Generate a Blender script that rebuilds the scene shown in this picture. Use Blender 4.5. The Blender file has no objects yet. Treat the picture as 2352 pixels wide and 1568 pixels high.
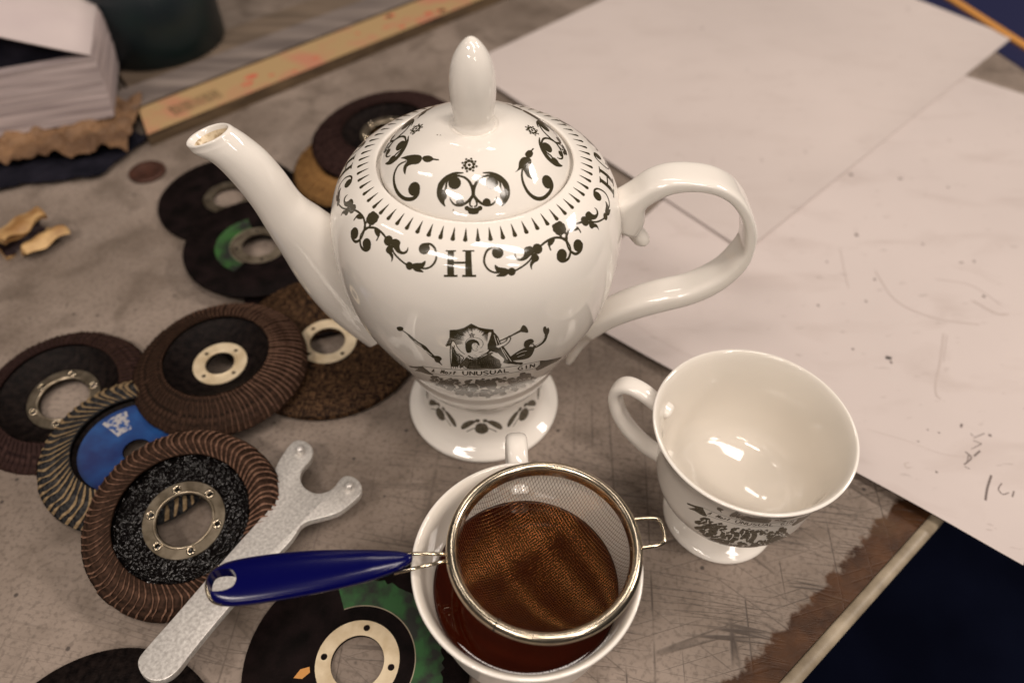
import bpy, bmesh, math, random
import numpy as np
from mathutils import Vector, Matrix, Quaternion
random.seed(7)
S = 0.01                       # everything below is measured in centimetres
PI = math.pi
rad = math.radians
scene = bpy.context.scene
COL = scene.collection

# ------------------------------------------------------------------ camera
CAMH = 38.0; FPX = 1750.0; PCX, PCY = 1176.0, 784.0
PITCH = rad(48.5); ROLL = rad(0.5)
cf = np.array([0, math.cos(PITCH), -math.sin(PITCH)])
_U = np.array([0, math.sin(PITCH), math.cos(PITCH)]); _R = np.array([1.0, 0, 0])
cu = math.cos(ROLL) * _U - math.sin(ROLL) * _R
cr = math.cos(ROLL) * _R + math.sin(ROLL) * _U
CAM = np.array([0, 0, CAMH])
def ray(x, y): return cf * FPX + cr * (x - PCX) - cu * (y - PCY)
def PZ(x, y, z=0.0):           # picture point -> point at height z
    d = ray(x, y); return CAM + d * ((z - CAMH) / d[2])
def PY(x, y, Y):               # picture point -> point in the vertical plane y = Y
    d = ray(x, y); return CAM + d * (Y / d[1])
cd = bpy.data.cameras.new('camera'); cam = bpy.data.objects.new('camera', cd); COL.objects.link(cam)
cd.sensor_width = 36; cd.lens = FPX / 2352 * 36
cd.clip_start = 0.01; cd.clip_end = 50
m = Matrix(((cr[0], cu[0], -cf[0]), (cr[1], cu[1], -cf[1]), (cr[2], cu[2], -cf[2])))
cam.matrix_world = Matrix.Translation(Vector(CAM) * S) @ m.to_4x4()
cd.dof.use_dof = True; cd.dof.focus_distance = 0.345; cd.dof.aperture_fstop = 4.8; cd.dof.aperture_blades = 7
scene.camera = cam

# ------------------------------------------------------------------ light
w = bpy.data.worlds.new('World'); scene.world = w; w.use_nodes = True
bg = w.node_tree.nodes['Background']; bg.inputs[0].default_value = (1.0, 0.89, 0.79, 1); bg.inputs[1].default_value = 0.045
scene.view_settings.view_transform = 'Standard'; scene.view_settings.look = 'None'
scene.view_settings.exposure = 0.0; scene.view_settings.gamma = 1.0
def tube_lamp(c, ang, L, W, power, col=(1.0, 0.885, 0.79)):     # ceiling fluorescent fitting, 2 m above the bench
    ld = bpy.data.lights.new('fluorescent_lamp', 'AREA'); ld.shape = 'RECTANGLE'; ld.size = L * S; ld.size_y = W * S
    ld.energy = power; ld.color = col
    o = bpy.data.objects.new('fluorescent_lamp', ld); COL.objects.link(o)
    o.location = Vector(c) * S; o.rotation_euler = (0, 0, rad(ang))
    return o
tube_lamp((55, -42, 200), -30, 140, 20, 22)
tube_lamp((-80, -88, 200), -34, 72, 20, 23)
tube_lamp((102, -117, 200), -40, 55, 18, 9)
tube_lamp((-70, -215, 200), -30, 80, 16, 15)
tube_lamp((160, -240, 200), -30, 90, 16, 15)
tube_lamp((235, 70, 205), -30, 110, 40, 56)
tube_lamp((-10, 150, 210), -30, 110, 12, 7)
tube_lamp((-190, 40, 210), -30, 90, 12, 5)

# ------------------------------------------------------------------ materials
def nt(name):
    m = bpy.data.materials.new(name); m.use_nodes = True
    t = m.node_tree; b_ = t.nodes['Principled BSDF']
    if any(k in name for k in ('black_fibre', 'cutting', 'abrasive', 'weave', 'cloth')): b_.inputs['Specular IOR Level'].default_value = 0.07
    return m, t, b_
def N(t, kind, **kw):
    n = t.nodes.new(kind)
    for k, v in kw.items(): setattr(n, k, v)
    return n
def plain(name, col, rough=0.5, metal=0.0, coat=0.0, spec=None):
    m, t, b = nt(name)
    b.inputs['Base Color'].default_value = (*col, 1); b.inputs['Roughness'].default_value = rough
    b.inputs['Metallic'].default_value = metal
    if coat: b.inputs['Coat Weight'].default_value = coat; b.inputs['Coat Roughness'].default_value = 0.05
    if spec is not None: b.inputs['Specular IOR Level'].default_value = spec
    return m
def noisy(name, c1, c2, scale=100, rough=0.6, metal=0.0, bump=0.0, lo=0.35, hi=0.65, detail=6, stretch=None, bscale=None, rough2=None, bdist=0.0004):
    m, t, b = nt(name); L = t.links
    tc = N(t, 'ShaderNodeTexCoord'); mp = N(t, 'ShaderNodeMapping'); L.new(tc.outputs['Object'], mp.inputs[0])
    if stretch: mp.inputs['Scale'].default_value = stretch
    no = N(t, 'ShaderNodeTexNoise'); no.inputs['Scale'].default_value = scale; no.inputs['Detail'].default_value = detail
    L.new(mp.outputs[0], no.inputs['Vector'])
    r = N(t, 'ShaderNodeValToRGB'); r.color_ramp.elements[0].position = lo; r.color_ramp.elements[1].position = hi
    r.color_ramp.elements[0].color = (*c1, 1); r.color_ramp.elements[1].color = (*c2, 1)
    L.new(no.outputs[0], r.inputs[0]); L.new(r.outputs[0], b.inputs['Base Color'])
    b.inputs['Metallic'].default_value = metal; b.inputs['Roughness'].default_value = rough
    if rough2 is not None:
        q = N(t, 'ShaderNodeMapRange'); q.inputs['From Min'].default_value = lo; q.inputs['From Max'].default_value = hi
        q.inputs['To Min'].default_value = rough; q.inputs['To Max'].default_value = rough2
        L.new(no.outputs[0], q.inputs[0]); L.new(q.outputs[0], b.inputs['Roughness'])
    if bump:
        n2 = N(t, 'ShaderNodeTexNoise'); n2.inputs['Scale'].default_value = bscale or scale * 3; n2.inputs['Detail'].default_value = 4
        L.new(mp.outputs[0], n2.inputs['Vector'])
        bm_ = N(t, 'ShaderNodeBump'); bm_.inputs['Strength'].default_value = bump; bm_.inputs['Distance'].default_value = bdist
        L.new(n2.outputs[0], bm_.inputs['Height']); L.new(bm_.outputs[0], b.inputs['Normal'])
    return m

def porcelain(name, c=(0.82, 0.775, 0.715)):
    m = noisy(name, tuple(v * 0.97 for v in c), c, 14, 0.07, bump=0.02, bscale=60, lo=0.3, hi=0.7)
    b = m.node_tree.nodes['Principled BSDF']; b.inputs['IOR'].default_value = 1.52
    b.inputs['Coat Weight'].default_value = 0.3; b.inputs['Coat Roughness'].default_value = 0.03
    return m
M_POT = porcelain('glazed_porcelain')
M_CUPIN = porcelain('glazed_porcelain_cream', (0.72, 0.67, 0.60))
M_INK = plain('black_transfer_print', (0.046, 0.038, 0.020), 0.12)
M_INK2 = noisy('faded_transfer_print', (0.05, 0.042, 0.026), (0.16, 0.135, 0.10), 900, 0.16, lo=0.35, hi=0.7)
M_PAPERPOT = plain('bare_glaze_in_print', (0.66, 0.57, 0.46), 0.12)
M_STAIN = noisy('tea_stained_glaze', (0.30, 0.20, 0.10), (0.74, 0.62, 0.44), 220, 0.25, lo=0.36, hi=0.52, detail=8)
M_STEEL = plain('polished_steel', (0.62, 0.53, 0.40), 0.16, 1.0)
M_STEELR = noisy('brushed_steel', (0.50, 0.43, 0.33), (0.66, 0.57, 0.44), 300, 0.22, 1.0, 0.05)
M_WIRE = plain('woven_steel_wire', (0.27, 0.13, 0.045), 0.22, 1.0)
M_BLUE = plain('blue_plastic', (0.0008, 0.0010, 0.050), 0.19, spec=0.35)
M_DARK = plain('black_gap', (0.01, 0.008, 0.006), 0.6)
M_SPAN = noisy('zinc_plated_steel', (0.50, 0.47, 0.44), (0.78, 0.75, 0.71), 600, 0.36, 0.50, 0.35, 0.3, 0.7, bscale=1500, rough2=0.46, bdist=0.00015)
M_CREAM = noisy('cream_metal_ring', (0.55, 0.43, 0.27), (0.72, 0.60, 0.42), 120, 0.45, 0.2, 0.1)
M_RINGST = noisy('dull_metal_ring', (0.20, 0.16, 0.11), (0.42, 0.35, 0.26), 160, 0.32, 0.9, 0.1)
M_HOLE = plain('hole_black', (0.004, 0.003, 0.003), 0.9)
M_FLAPB = noisy('brown_abrasive_cloth', (0.010, 0.006, 0.004), (0.055, 0.029, 0.019), 350, 0.75, 0, 0.5, 0.3, 0.72, bscale=1800)
M_FLAPE = noisy('frayed_cloth_edge', (0.075, 0.038, 0.025), (0.23, 0.13, 0.088), 500, 0.7, 0, 0.5, 0.3, 0.7, bscale=1500)
M_FLAPD = noisy('dark_zirconia_cloth', (0.008, 0.009, 0.012), (0.045, 0.042, 0.04), 500, 0.6, 0, 0.5, bscale=1800)
M_FLAPT = noisy('tan_cloth_edge', (0.14, 0.092, 0.048), (0.36, 0.26, 0.15), 420, 0.7, 0, 0.5, 0.3, 0.7, bscale=1500)
M_FLAPP = noisy('plum_abrasive_cloth', (0.012, 0.006, 0.006), (0.050, 0.026, 0.022), 350, 0.75, 0, 0.5, 0.3, 0.7, bscale=1800)
M_FLAPO = noisy('ochre_abrasive_cloth', (0.09, 0.045, 0.016), (0.28, 0.15, 0.055), 130, 0.8, 0, 0.5, 0.3, 0.7, bscale=900)
M_BACK = noisy('black_fibre_backing', (0.003, 0.002, 0.002), (0.012, 0.008, 0.007), 260, 0.5, 0, 0.8, bscale=500, bdist=0.0008)
M_CUT = noisy('black_cutting_wheel', (0.002, 0.0012, 0.001), (0.009, 0.005, 0.005), 90, 0.62, 0, 0.5, bscale=1200)
M_DBLUE = noisy('blue_paper_label', (0.002, 0.014, 0.10), (0.006, 0.060, 0.22), 60, 0.45, 0, 0.1)
M_GREEN = noisy('green_label_print', (0.010, 0.012, 0.008), (0.016, 0.085, 0.018), 110, 0.55, lo=0.40, hi=0.60, detail=8)
M_GREEN2 = noisy('bright_green_label_print', (0.006, 0.008, 0.005), (0.018, 0.080, 0.012), 70, 0.6, lo=0.38, hi=0.58, detail=8)
M_SILVERP = noisy('worn_silver_print', (0.015, 0.07, 0.25), (0.42, 0.40, 0.40), 420, 0.4, 0.2, lo=0.42, hi=0.55)
M_RED = plain('dull_red_print', (0.10, 0.018, 0.012), 0.6)

def glitter():
    m, t, b = nt('black_crackled_resin'); L = t.links
    tc = N(t, 'ShaderNodeTexCoord'); v = N(t, 'ShaderNodeTexVoronoi'); v.inputs['Scale'].default_value = 480
    L.new(tc.outputs['Object'], v.inputs['Vector'])
    bm_ = N(t, 'ShaderNodeBump'); bm_.inputs['Strength'].default_value = 1.0; bm_.inputs['Distance'].default_value = 0.0016
    v.inputs['Randomness'].default_value = 1.0
    v2 = N(t, 'ShaderNodeTexVoronoi'); v2.inputs['Scale'].default_value = 330; L.new(tc.outputs['Object'], v2.inputs['Vector'])
    ad = N(t, 'ShaderNodeMath', operation='ADD'); L.new(v.outputs['Distance'], ad.inputs[0]); L.new(v2.outputs['Distance'], ad.inputs[1])
    L.new(ad.outputs[0], bm_.inputs['Height']); L.new(bm_.outputs[0], b.inputs['Normal'])
    b.inputs['Base Color'].default_value = (0.004, 0.003, 0.003, 1); b.inputs['Roughness'].default_value = 0.13
    b.inputs['Coat Weight'].default_value = 0.0
    b.inputs['Specular IOR Level'].default_value = 0.42
    return m
M_GLIT = glitter()
def weave():
    m, t, b = nt('brown_glassfibre_weave'); L = t.links
    tc = N(t, 'ShaderNodeTexCoord')
    cols = []
    for st in ((130, 800, 130), (800, 130, 130)):
        mp = N(t, 'ShaderNodeMapping'); mp.inputs['Scale'].default_value = st; L.new(tc.outputs['Object'], mp.inputs[0])
        n = N(t, 'ShaderNodeTexNoise'); n.inputs['Scale'].default_value = 1.5; n.inputs['Detail'].default_value = 2; L.new(mp.outputs[0], n.inputs['Vector']); cols.append(n)
    mx = N(t, 'ShaderNodeMath', operation='MAXIMUM'); L.new(cols[0].outputs[0], mx.inputs[0]); L.new(cols[1].outputs[0], mx.inputs[1])
    r = N(t, 'ShaderNodeValToRGB'); r.color_ramp.elements[0].position = 0.50; r.color_ramp.elements[1].position = 0.72
    r.color_ramp.elements[0].color = (0.010, 0.005, 0.003, 1); r.color_ramp.elements[1].color = (0.13, 0.070, 0.034, 1)
    L.new(mx.outputs[0], r.inputs[0]); L.new(r.outputs[0], b.inputs['Base Color'])
    bm_ = N(t, 'ShaderNodeBump'); bm_.inputs['Strength'].default_value = 0.6; bm_.inputs['Distance'].default_value = 0.0005
    L.new(mx.outputs[0], bm_.inputs['Height']); L.new(bm_.outputs[0], b.inputs['Normal']); b.inputs['Roughness'].default_value = 0.6
    return m
M_WEAVE = weave()

def bench_mat():
    m, t, b = nt('scratched_painted_bench'); L = t.links
    tc = N(t, 'ShaderNodeTexCoord'); ob = tc.outputs['Object']
    def noise(scale, detail=5, mapping=None, rot=0, dist=0.0):
        rt = N(t, 'ShaderNodeMapping'); L.new(ob, rt.inputs[0]); rt.inputs['Rotation'].default_value = (0, 0, rad(rot))
        mp = N(t, 'ShaderNodeMapping'); L.new(rt.outputs[0], mp.inputs[0])
        if mapping: mp.inputs['Scale'].default_value = mapping
        n = N(t, 'ShaderNodeTexNoise'); n.inputs['Scale'].default_value = scale; n.inputs['Detail'].default_value = detail; n.inputs['Distortion'].default_value = dist
        L.new(mp.outputs[0], n.inputs['Vector']); return n.outputs[0]
    def ramp(src, p0, p1, c0=(0, 0, 0), c1=(1, 1, 1)):
        r = N(t, 'ShaderNodeValToRGB'); r.color_ramp.elements[0].position = p0; r.color_ramp.elements[1].position = p1
        r.color_ramp.elements[0].color = (*c0, 1); r.color_ramp.elements[1].color = (*c1, 1); L.new(src, r.inputs[0]); return r.outputs[0]
    def math_(op, a, bb):
        n = N(t, 'ShaderNodeMath', operation=op); n.use_clamp = op in ('ADD', 'MULTIPLY') and True
        for i, v in enumerate((a, bb)):
            if isinstance(v, (int, float)): n.inputs[i].default_value = v
            else: L.new(v, n.inputs[i])
        return n.outputs[0]
    def mix(fac, c0, c1):
        n = N(t, 'ShaderNodeMix', data_type='RGBA')
        if isinstance(fac, (int, float)): n.inputs[0].default_value = fac
        else: L.new(fac, n.inputs[0])
        for i, v in ((6, c0), (7, c1)):
            if isinstance(v, tuple): n.inputs[i].default_value = (*v, 1)
            else: L.new(v, n.inputs[i])
        return n.outputs[2]
    base = ramp(noise(9, 8), 0.30, 0.72, (0.150, 0.116, 0.092), (0.330, 0.268, 0.225))
    blot = ramp(noise(34, 9, dist=0.4), 0.50, 0.66); base = mix(math_('MULTIPLY', blot, 0.62), base, (0.115, 0.088, 0.068))
    pale = ramp(noise(17, 7, rot=30), 0.58, 0.76); base = mix(math_('MULTIPLY', pale, 0.35), base, (0.34, 0.285, 0.245))
    smear = ramp(noise(5, 9, (1, 2.6, 1), 50, 1.2), 0.50, 0.66); base = mix(math_('MULTIPLY', smear, 0.45), base, (0.13, 0.098, 0.076))
    grit = ramp(noise(380, 8), 0.50, 0.64); base = mix(math_('MULTIPLY', grit, 0.42), base, (0.08, 0.062, 0.05))
    # dark specks
    v = N(t, 'ShaderNodeTexVoronoi'); v.inputs['Scale'].default_value = 85; L.new(ob, v.inputs['Vector'])
    sp = ramp(v.outputs['Distance'], 0.07, 0.13, (1, 1, 1), (0, 0, 0))
    rnd = N(t, 'ShaderNodeSeparateColor'); L.new(v.outputs['Color'], rnd.inputs[0]); sp = math_('MULTIPLY', sp, ramp(rnd.outputs[0], 0.60, 0.66))
    base = mix(math_('MULTIPLY', sp, 0.8), base, (0.035, 0.028, 0.026))
    # scratches: thin contour lines of stretched noise, several directions
    sep = N(t, 'ShaderNodeSeparateXYZ'); L.new(ob, sep.inputs[0])
    near = N(t, 'ShaderNodeMapRange'); near.inputs['From Min'].default_value = 0.30; near.inputs['From Max'].default_value = 0.04
    near.inputs['To Min'].default_value = 0.13; near.inputs['To Max'].default_value = 1.0; L.new(sep.outputs[1], near.inputs[0])
    allsc = None
    for (rot, sc, stretch, wdt, amp) in ((50, 9, (0.30, 15, 1), 0.009, 0.85), (57, 11, (0.25, 13, 1), 0.008, 0.75), (45, 8, (0.28, 18, 1), 0.009, 0.8), (24, 7, (0.22, 12, 1), 0.006, 0.65), (-46, 4, (0.2, 9, 1), 0.004, 0.9), (80, 5, (0.25, 12, 1), 0.006, 0.6)):
        n_ = noise(sc, 0.4, stretch, rot)
        a = math_('ABSOLUTE', math_('SUBTRACT', n_, 0.5), 0)
        ln = ramp(a, wdt * 0.4, wdt * 1.6, (1, 1, 1), (0, 0, 0))
        brk = ramp(noise(22, 2, (1, 1.7, 1), rot + 20), 0.42, 0.54); ln = math_('MULTIPLY', math_('MULTIPLY', ln, brk), amp)
        allsc = ln if allsc is None else math_('MAXIMUM', allsc, ln)
    allsc = math_('MULTIPLY', allsc, near.outputs[0])
    base = mix(allsc, base, (0.045, 0.034, 0.028))
    # bare rusty brown band where the paint has worn off along the front edge (local y = distance from the edge)
    rag = noise(150, 10); rag2 = noise(14, 2)
    yy = N(t, 'ShaderNodeMath', operation='MULTIPLY_ADD'); L.new(rag, yy.inputs[0]); yy.inputs[1].default_value = -0.016; L.new(sep.outputs[1], yy.inputs[2])
    yz = N(t, 'ShaderNodeMath', operation='MULTIPLY_ADD'); L.new(rag2, yz.inputs[0]); yz.inputs[1].default_value = -0.010; L.new(yy.outputs[0], yz.inputs[2])
    band = N(t, 'ShaderNodeMapRange'); band.inputs['From Min'].default_value = 0.0116; band.inputs['From Max'].default_value = 0.0086; L.new(yz.outputs[0], band.inputs[0])
    rust = ramp(noise(60, 8), 0.32, 0.68, (0.024, 0.009, 0.003), (0.080, 0.033, 0.012))
    rust = mix(ramp(noise(25, 6, rot=50), 0.55, 0.75), rust, (0.105, 0.062, 0.030))
    col = mix(band.outputs[0], base, rust)
    L.new(col, b.inputs['Base Color']); b.inputs['Specular IOR Level'].default_value = 0.28
    rg = mix(band.outputs[0], (0.50, 0.50, 0.50), (0.48, 0.48, 0.48)); L.new(rg, b.inputs['Roughness'])
    bm_ = N(t, 'ShaderNodeBump'); bm_.inputs['Strength'].default_value = 0.5; bm_.inputs['Distance'].default_value = 0.0004
    h = math_('SUBTRACT', noise(260, 6), allsc); L.new(h, bm_.inputs['Height']); L.new(bm_.outputs[0], b.inputs['Normal'])
    return m
M_BENCH = bench_mat()
M_EDGE = noisy('worn_pale_edging', (0.13, 0.10, 0.065), (0.34, 0.28, 0.20), 45, 0.45, 0, 0.4, 0.30, 0.62, detail=9, bscale=240)
M_FLOOR = noisy('dark_floor', (0.0015, 0.002, 0.006), (0.003, 0.004, 0.011), 6, 0.9)
M_FLOOR.node_tree.nodes['Principled BSDF'].inputs['Specular IOR Level'].default_value = 0.02

def paper_mat(name, c=(0.575, 0.505, 0.480), marks=1.0, seed=0.0):
    m, t, b = nt(name); L = t.links
    tc = N(t, 'ShaderNodeTexCoord'); mp = N(t, 'ShaderNodeMapping'); mp.inputs['Location'].default_value = (seed, seed * 0.7, 0); L.new(tc.outputs['Object'], mp.inputs[0])
    def noise(s, d=5, st=None, rot=0, dist=0):
        q = mp.outputs[0]
        if st or rot:
            k = N(t, 'ShaderNodeMapping'); k.inputs['Rotation'].default_value = (0, 0, rad(rot))
            if st: k.inputs['Scale'].default_value = st
            L.new(q, k.inputs[0]); q = k.outputs[0]
        n = N(t, 'ShaderNodeTexNoise'); n.inputs['Scale'].default_value = s; n.inputs['Detail'].default_value = d; n.inputs['Distortion'].default_value = dist
        L.new(q, n.inputs['Vector']); return n.outputs[0]
    def ramp(src, p0, p1, c0=(0, 0, 0), c1=(1, 1, 1)):
        r = N(t, 'ShaderNodeValToRGB'); r.color_ramp.elements[0].position = p0; r.color_ramp.elements[1].position = p1
        r.color_ramp.elements[0].color = (*c0, 1); r.color_ramp.elements[1].color = (*c1, 1); L.new(src, r.inputs[0]); return r.outputs[0]
    def mul(a, v):
        n = N(t, 'ShaderNodeMath', operation='MULTIPLY'); L.new(a, n.inputs[0])
        if isinstance(v, float): n.inputs[1].default_value = v
        else: L.new(v, n.inputs[1])
        return n.outputs[0]
    def mix(fac, c0, c1):
        n = N(t, 'ShaderNodeMix', data_type='RGBA'); L.new(fac, n.inputs[0])
        for i, v in ((6, c0), (7, c1)):
            if isinstance(v, tuple): n.inputs[i].default_value = (*v, 1)
            else: L.new(v, n.inputs[i])
        return n.outputs[2]
    col = ramp(noise(5, 4), 0.3, 0.7, tuple(v * 0.93 for v in c), tuple(min(1, v * 1.04) for v in c))
    sm = ramp(noise(16, 6, (1, 2.2, 1), 35, 0.6), 0.52, 0.74); col = mix(mul(sm, 0.30 * marks), col, (0.36, 0.29, 0.26))
    st = ramp(noise(60, 3, (1, 3, 1), -40), 0.66, 0.72); col = mix(mul(st, 0.30 * marks), col, (0.24, 0.19, 0.17))
    v = N(t, 'ShaderNodeTexVoronoi'); v.inputs['Scale'].default_value = 34; k = N(t, 'ShaderNodeMapping'); k.inputs['Scale'].default_value = (1.0, 0.55, 1); k.inputs['Rotation'].default_value = (0, 0, 0.6)
    L.new(mp.outputs[0], k.inputs[0]); L.new(k.outputs[0], v.inputs['Vector'])
    sp = ramp(v.outputs['Distance'], 0.035, 0.085, (1, 1, 1), (0, 0, 0)); rc = N(t, 'ShaderNodeSeparateColor'); L.new(v.outputs['Color'], rc.inputs[0])
    sp = mul(sp, ramp(rc.outputs[0], 0.48, 0.9)); col = mix(mul(sp, 0.75 * marks), col, (0.12, 0.09, 0.08))
    L.new(col, b.inputs['Base Color']); b.inputs['Roughness'].default_value = 0.75; b.inputs['Specular IOR Level'].default_value = 0.25
    bm_ = N(t, 'ShaderNodeBump'); bm_.inputs['Strength'].default_value = 0.25; bm_.inputs['Distance'].default_value = 0.001
    L.new(noise(22, 4), bm_.inputs['Height']); L.new(bm_.outputs[0], b.inputs['Normal'])
    return m
M_PAPER1 = paper_mat('drawing_paper', marks=1.0)
M_PAPER2 = paper_mat('drawing_paper_upper', (0.57, 0.50, 0.472), 0.55, 0.37)
M_PENCIL = plain('pencil_line', (0.14, 0.11, 0.10), 0.6)
M_PENCILF = plain('faint_pencil_line', (0.47, 0.40, 0.37), 0.7)
def pages_mat():
    m = noisy('page_edges', (0.25, 0.20, 0.20), (0.58, 0.49, 0.48), 1.0, 0.8, 0, 0.4, 0.32, 0.62, stretch=(9, 9, 180), bscale=4)
    return m
M_PAGES = pages_mat()
M_LEAF = noisy('white_page', (0.50, 0.42, 0.42), (0.60, 0.52, 0.50), 8, 0.7)
M_KRAFT = noisy('brown_kraft_paper', (0.10, 0.05, 0.022), (0.26, 0.145, 0.07), 30, 0.7, 0, 0.3)
M_BLACKCLOTH = noisy('black_cloth', (0.006, 0.006, 0.010), (0.014, 0.013, 0.020), 60, 0.9, 0, 0.4)
M_TEALCAN = noisy('dark_teal_metal', (0.003, 0.006, 0.011), (0.004, 0.014, 0.014), 14, 0.4, 0.0)
M_GREYBAR = noisy('dull_grey_wood', (0.13, 0.105, 0.095), (0.26, 0.215, 0.19), 40, 0.6, 0.1, 0.2, stretch=(0.25, 3, 1))
M_BROWNBAR = noisy('brown_board', (0.10, 0.072, 0.05), (0.19, 0.14, 0.10), 30, 0.7, 0.0, 0.2, stretch=(0.3, 3, 1))
M_BARTOP = noisy('yellow_printed_card', (0.40, 0.27, 0.13), (0.46, 0.20, 0.12), 26, 0.6, lo=0.45, hi=0.62, detail=5)
M_BARSIDE = noisy('dark_brown_card_side', (0.045, 0.026, 0.012), (0.13, 0.085, 0.045), 30, 0.7, stretch=(0.2, 1, 4))
M_REDP = noisy('faded_red_print', (0.50, 0.10, 0.06), (0.50, 0.20, 0.11), 120, 0.6)
M_BARC = noisy('smudged_black_print', (0.10, 0.065, 0.03), (0.26, 0.17, 0.08), 500, 0.6, stretch=(1, 0.1, 1))
M_SCRAP = noisy('tan_crust', (0.26, 0.13, 0.04), (0.58, 0.38, 0.17), 60, 0.6, 0, 0.5)
M_SCRAPD = plain('dark_plum_groove', (0.03, 0.014, 0.016), 0.7)
M_COPPER = noisy('dark_copper', (0.045, 0.017, 0.010), (0.09, 0.035, 0.022), 90, 0.55, 0.4)
M_FOLDER = plain('dark_blue_board', (0.008, 0.010, 0.05), 0.5)
M_ORANGE = plain('orange_edging', (0.55, 0.25, 0.06), 0.5)
M_TEA = plain('black_tea', (0.028, 0.0034, 0.0008), 0.02)

# ------------------------------------------------------------------ mesh helpers
def obj(name, verts, faces, mat, parent=None, smooth=True, mats=None, fm=None, label=None, kind=None):
    me = bpy.data.meshes.new(name)
    me.from_pydata([(float(v[0]) * S, float(v[1]) * S, float(v[2]) * S) for v in verts], [], [tuple(int(i) for i in f) for f in faces])
    for mm in (mats or [mat]): me.materials.append(mm)
    if fm is not None: me.polygons.foreach_set('material_index', fm)
    if smooth: me.polygons.foreach_set('use_smooth', [True] * len(me.polygons))
    me.update()
    o = bpy.data.objects.new(name, me); COL.objects.link(o)
    if parent: o.parent = parent
    if label: o['label'] = label
    if kind: o['kind'] = kind
    return o
def thing(name, label, cat, base=(0, 0, 0), rot=None, group=None):
    o = bpy.data.objects.new(name, None); COL.objects.link(o); o.empty_display_size = 0.02
    o.location = Vector(base) * S
    if rot is not None: o.rotation_mode = 'QUATERNION'; o.rotation_quaternion = rot
    o['label'] = label; o['category'] = cat
    if group: o['group'] = group
    return o
def tag(o, label, cat, group=None):
    o['label'] = label; o['category'] = cat
    if group: o['group'] = group
    return o
def revolve(prof, n=96, c=(0, 0, 0)):
    V, F = [], []; rows = []
    for (r, z) in prof:
        if r < 1e-6: rows.append([len(V)]); V.append((c[0], c[1], c[2] + z))
        else:
            rows.append(list(range(len(V), len(V) + n)))
            V += [(c[0] + r * math.cos(2 * PI * i / n), c[1] + r * math.sin(2 * PI * i / n), c[2] + z) for i in range(n)]
    for a, b in zip(rows, rows[1:]):
        if len(a) == 1 and len(b) == 1: continue
        for i in range(n):
            j = (i + 1) % n
            if len(a) == 1: F.append((a[0], b[j], b[i]))
            elif len(b) == 1: F.append((a[i], a[j], b[0]))
            else: F.append((a[i], a[j], b[j], b[i]))
    return V, F
def catmull(pts, k=8, closed=False):
    P = [np.array(p, float) for p in pts]; n = len(P); out = []
    if n < 3: 
        return [P[0] + (P[-1] - P[0]) * i / k for i in range(k + 1)]
    rng = range(n if closed else n - 1)
    for i in rng:
        p1, p2 = P[i], P[(i + 1) % n]
        p0 = P[(i - 1) % n] if (closed or i > 0) else 2 * p1 - p2
        p3 = P[(i + 2) % n] if (closed or i < n - 2) else 2 * p2 - p1
        for j in range(k):
            t = j / k
            out.append(0.5 * ((2 * p1) + (-p0 + p2) * t + (2 * p0 - 5 * p1 + 4 * p2 - p3) * t * t + (-p0 + 3 * p1 - 3 * p2 + p3) * t ** 3))
    if not closed: out.append(P[-1])
    return out
def tube(path, ra, rb, side, n=20, caps=True, power=2.0, closed=False):
    """sweep: ra = half size in the plane of the path, rb = half size along 'side' (constant vector)"""
    P = [np.array(p, float) for p in path]; m_ = len(P); side = np.array(side, float) / np.linalg.norm(side)
    V, F = [], []
    for i, p in enumerate(P):
        if closed: T = P[(i + 1) % m_] - P[i - 1]
        else: T = P[min(i + 1, m_ - 1)] - P[max(i - 1, 0)]
        T = T / (np.linalg.norm(T) + 1e-12); Nn = np.cross(T, side); Nn /= (np.linalg.norm(Nn) + 1e-12); B = np.cross(Nn, T)
        a = ra[i] if hasattr(ra, '__len__') else ra; b = rb[i] if hasattr(rb, '__len__') else rb
        for k in range(n):
            t = 2 * PI * k / n; c_, s_ = math.cos(t), math.sin(t)
            e = 2.0 / power
            V.append(p + Nn * a * math.copysign(abs(c_) ** e, c_) + B * b * math.copysign(abs(s_) ** e, s_))
    for i in range(m_ if closed else m_ - 1):
        for k in range(n):
            q = (i + 1) % m_
            F.append((i * n + k, i * n + (k + 1) % n, q * n + (k + 1) % n, q * n + k))
    if caps and not closed:
        F.append(tuple(range(n - 1, -1, -1))); F.append(tuple((m_ - 1) * n + k for k in range(n)))
    return V, F
def join(*parts):
    V, F = [], []
    for v, f in parts:
        o = len(V); V += list(v); F += [tuple(i + o for i in q) for q in f]
    return V, F
def shift(vf, d):
    return [np.array(v, float) + np.array(d, float) for v in vf[0]], vf[1]
def box(x0, x1, y0, y1, z0, z1):
    V = [(x, y, z) for z in (z0, z1) for y in (y0, y1) for x in (x0, x1)]
    return V, [(0, 2, 3, 1), (4, 5, 7, 6), (0, 1, 5, 4), (2, 6, 7, 3), (0, 4, 6, 2), (1, 3, 7, 5)]
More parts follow.
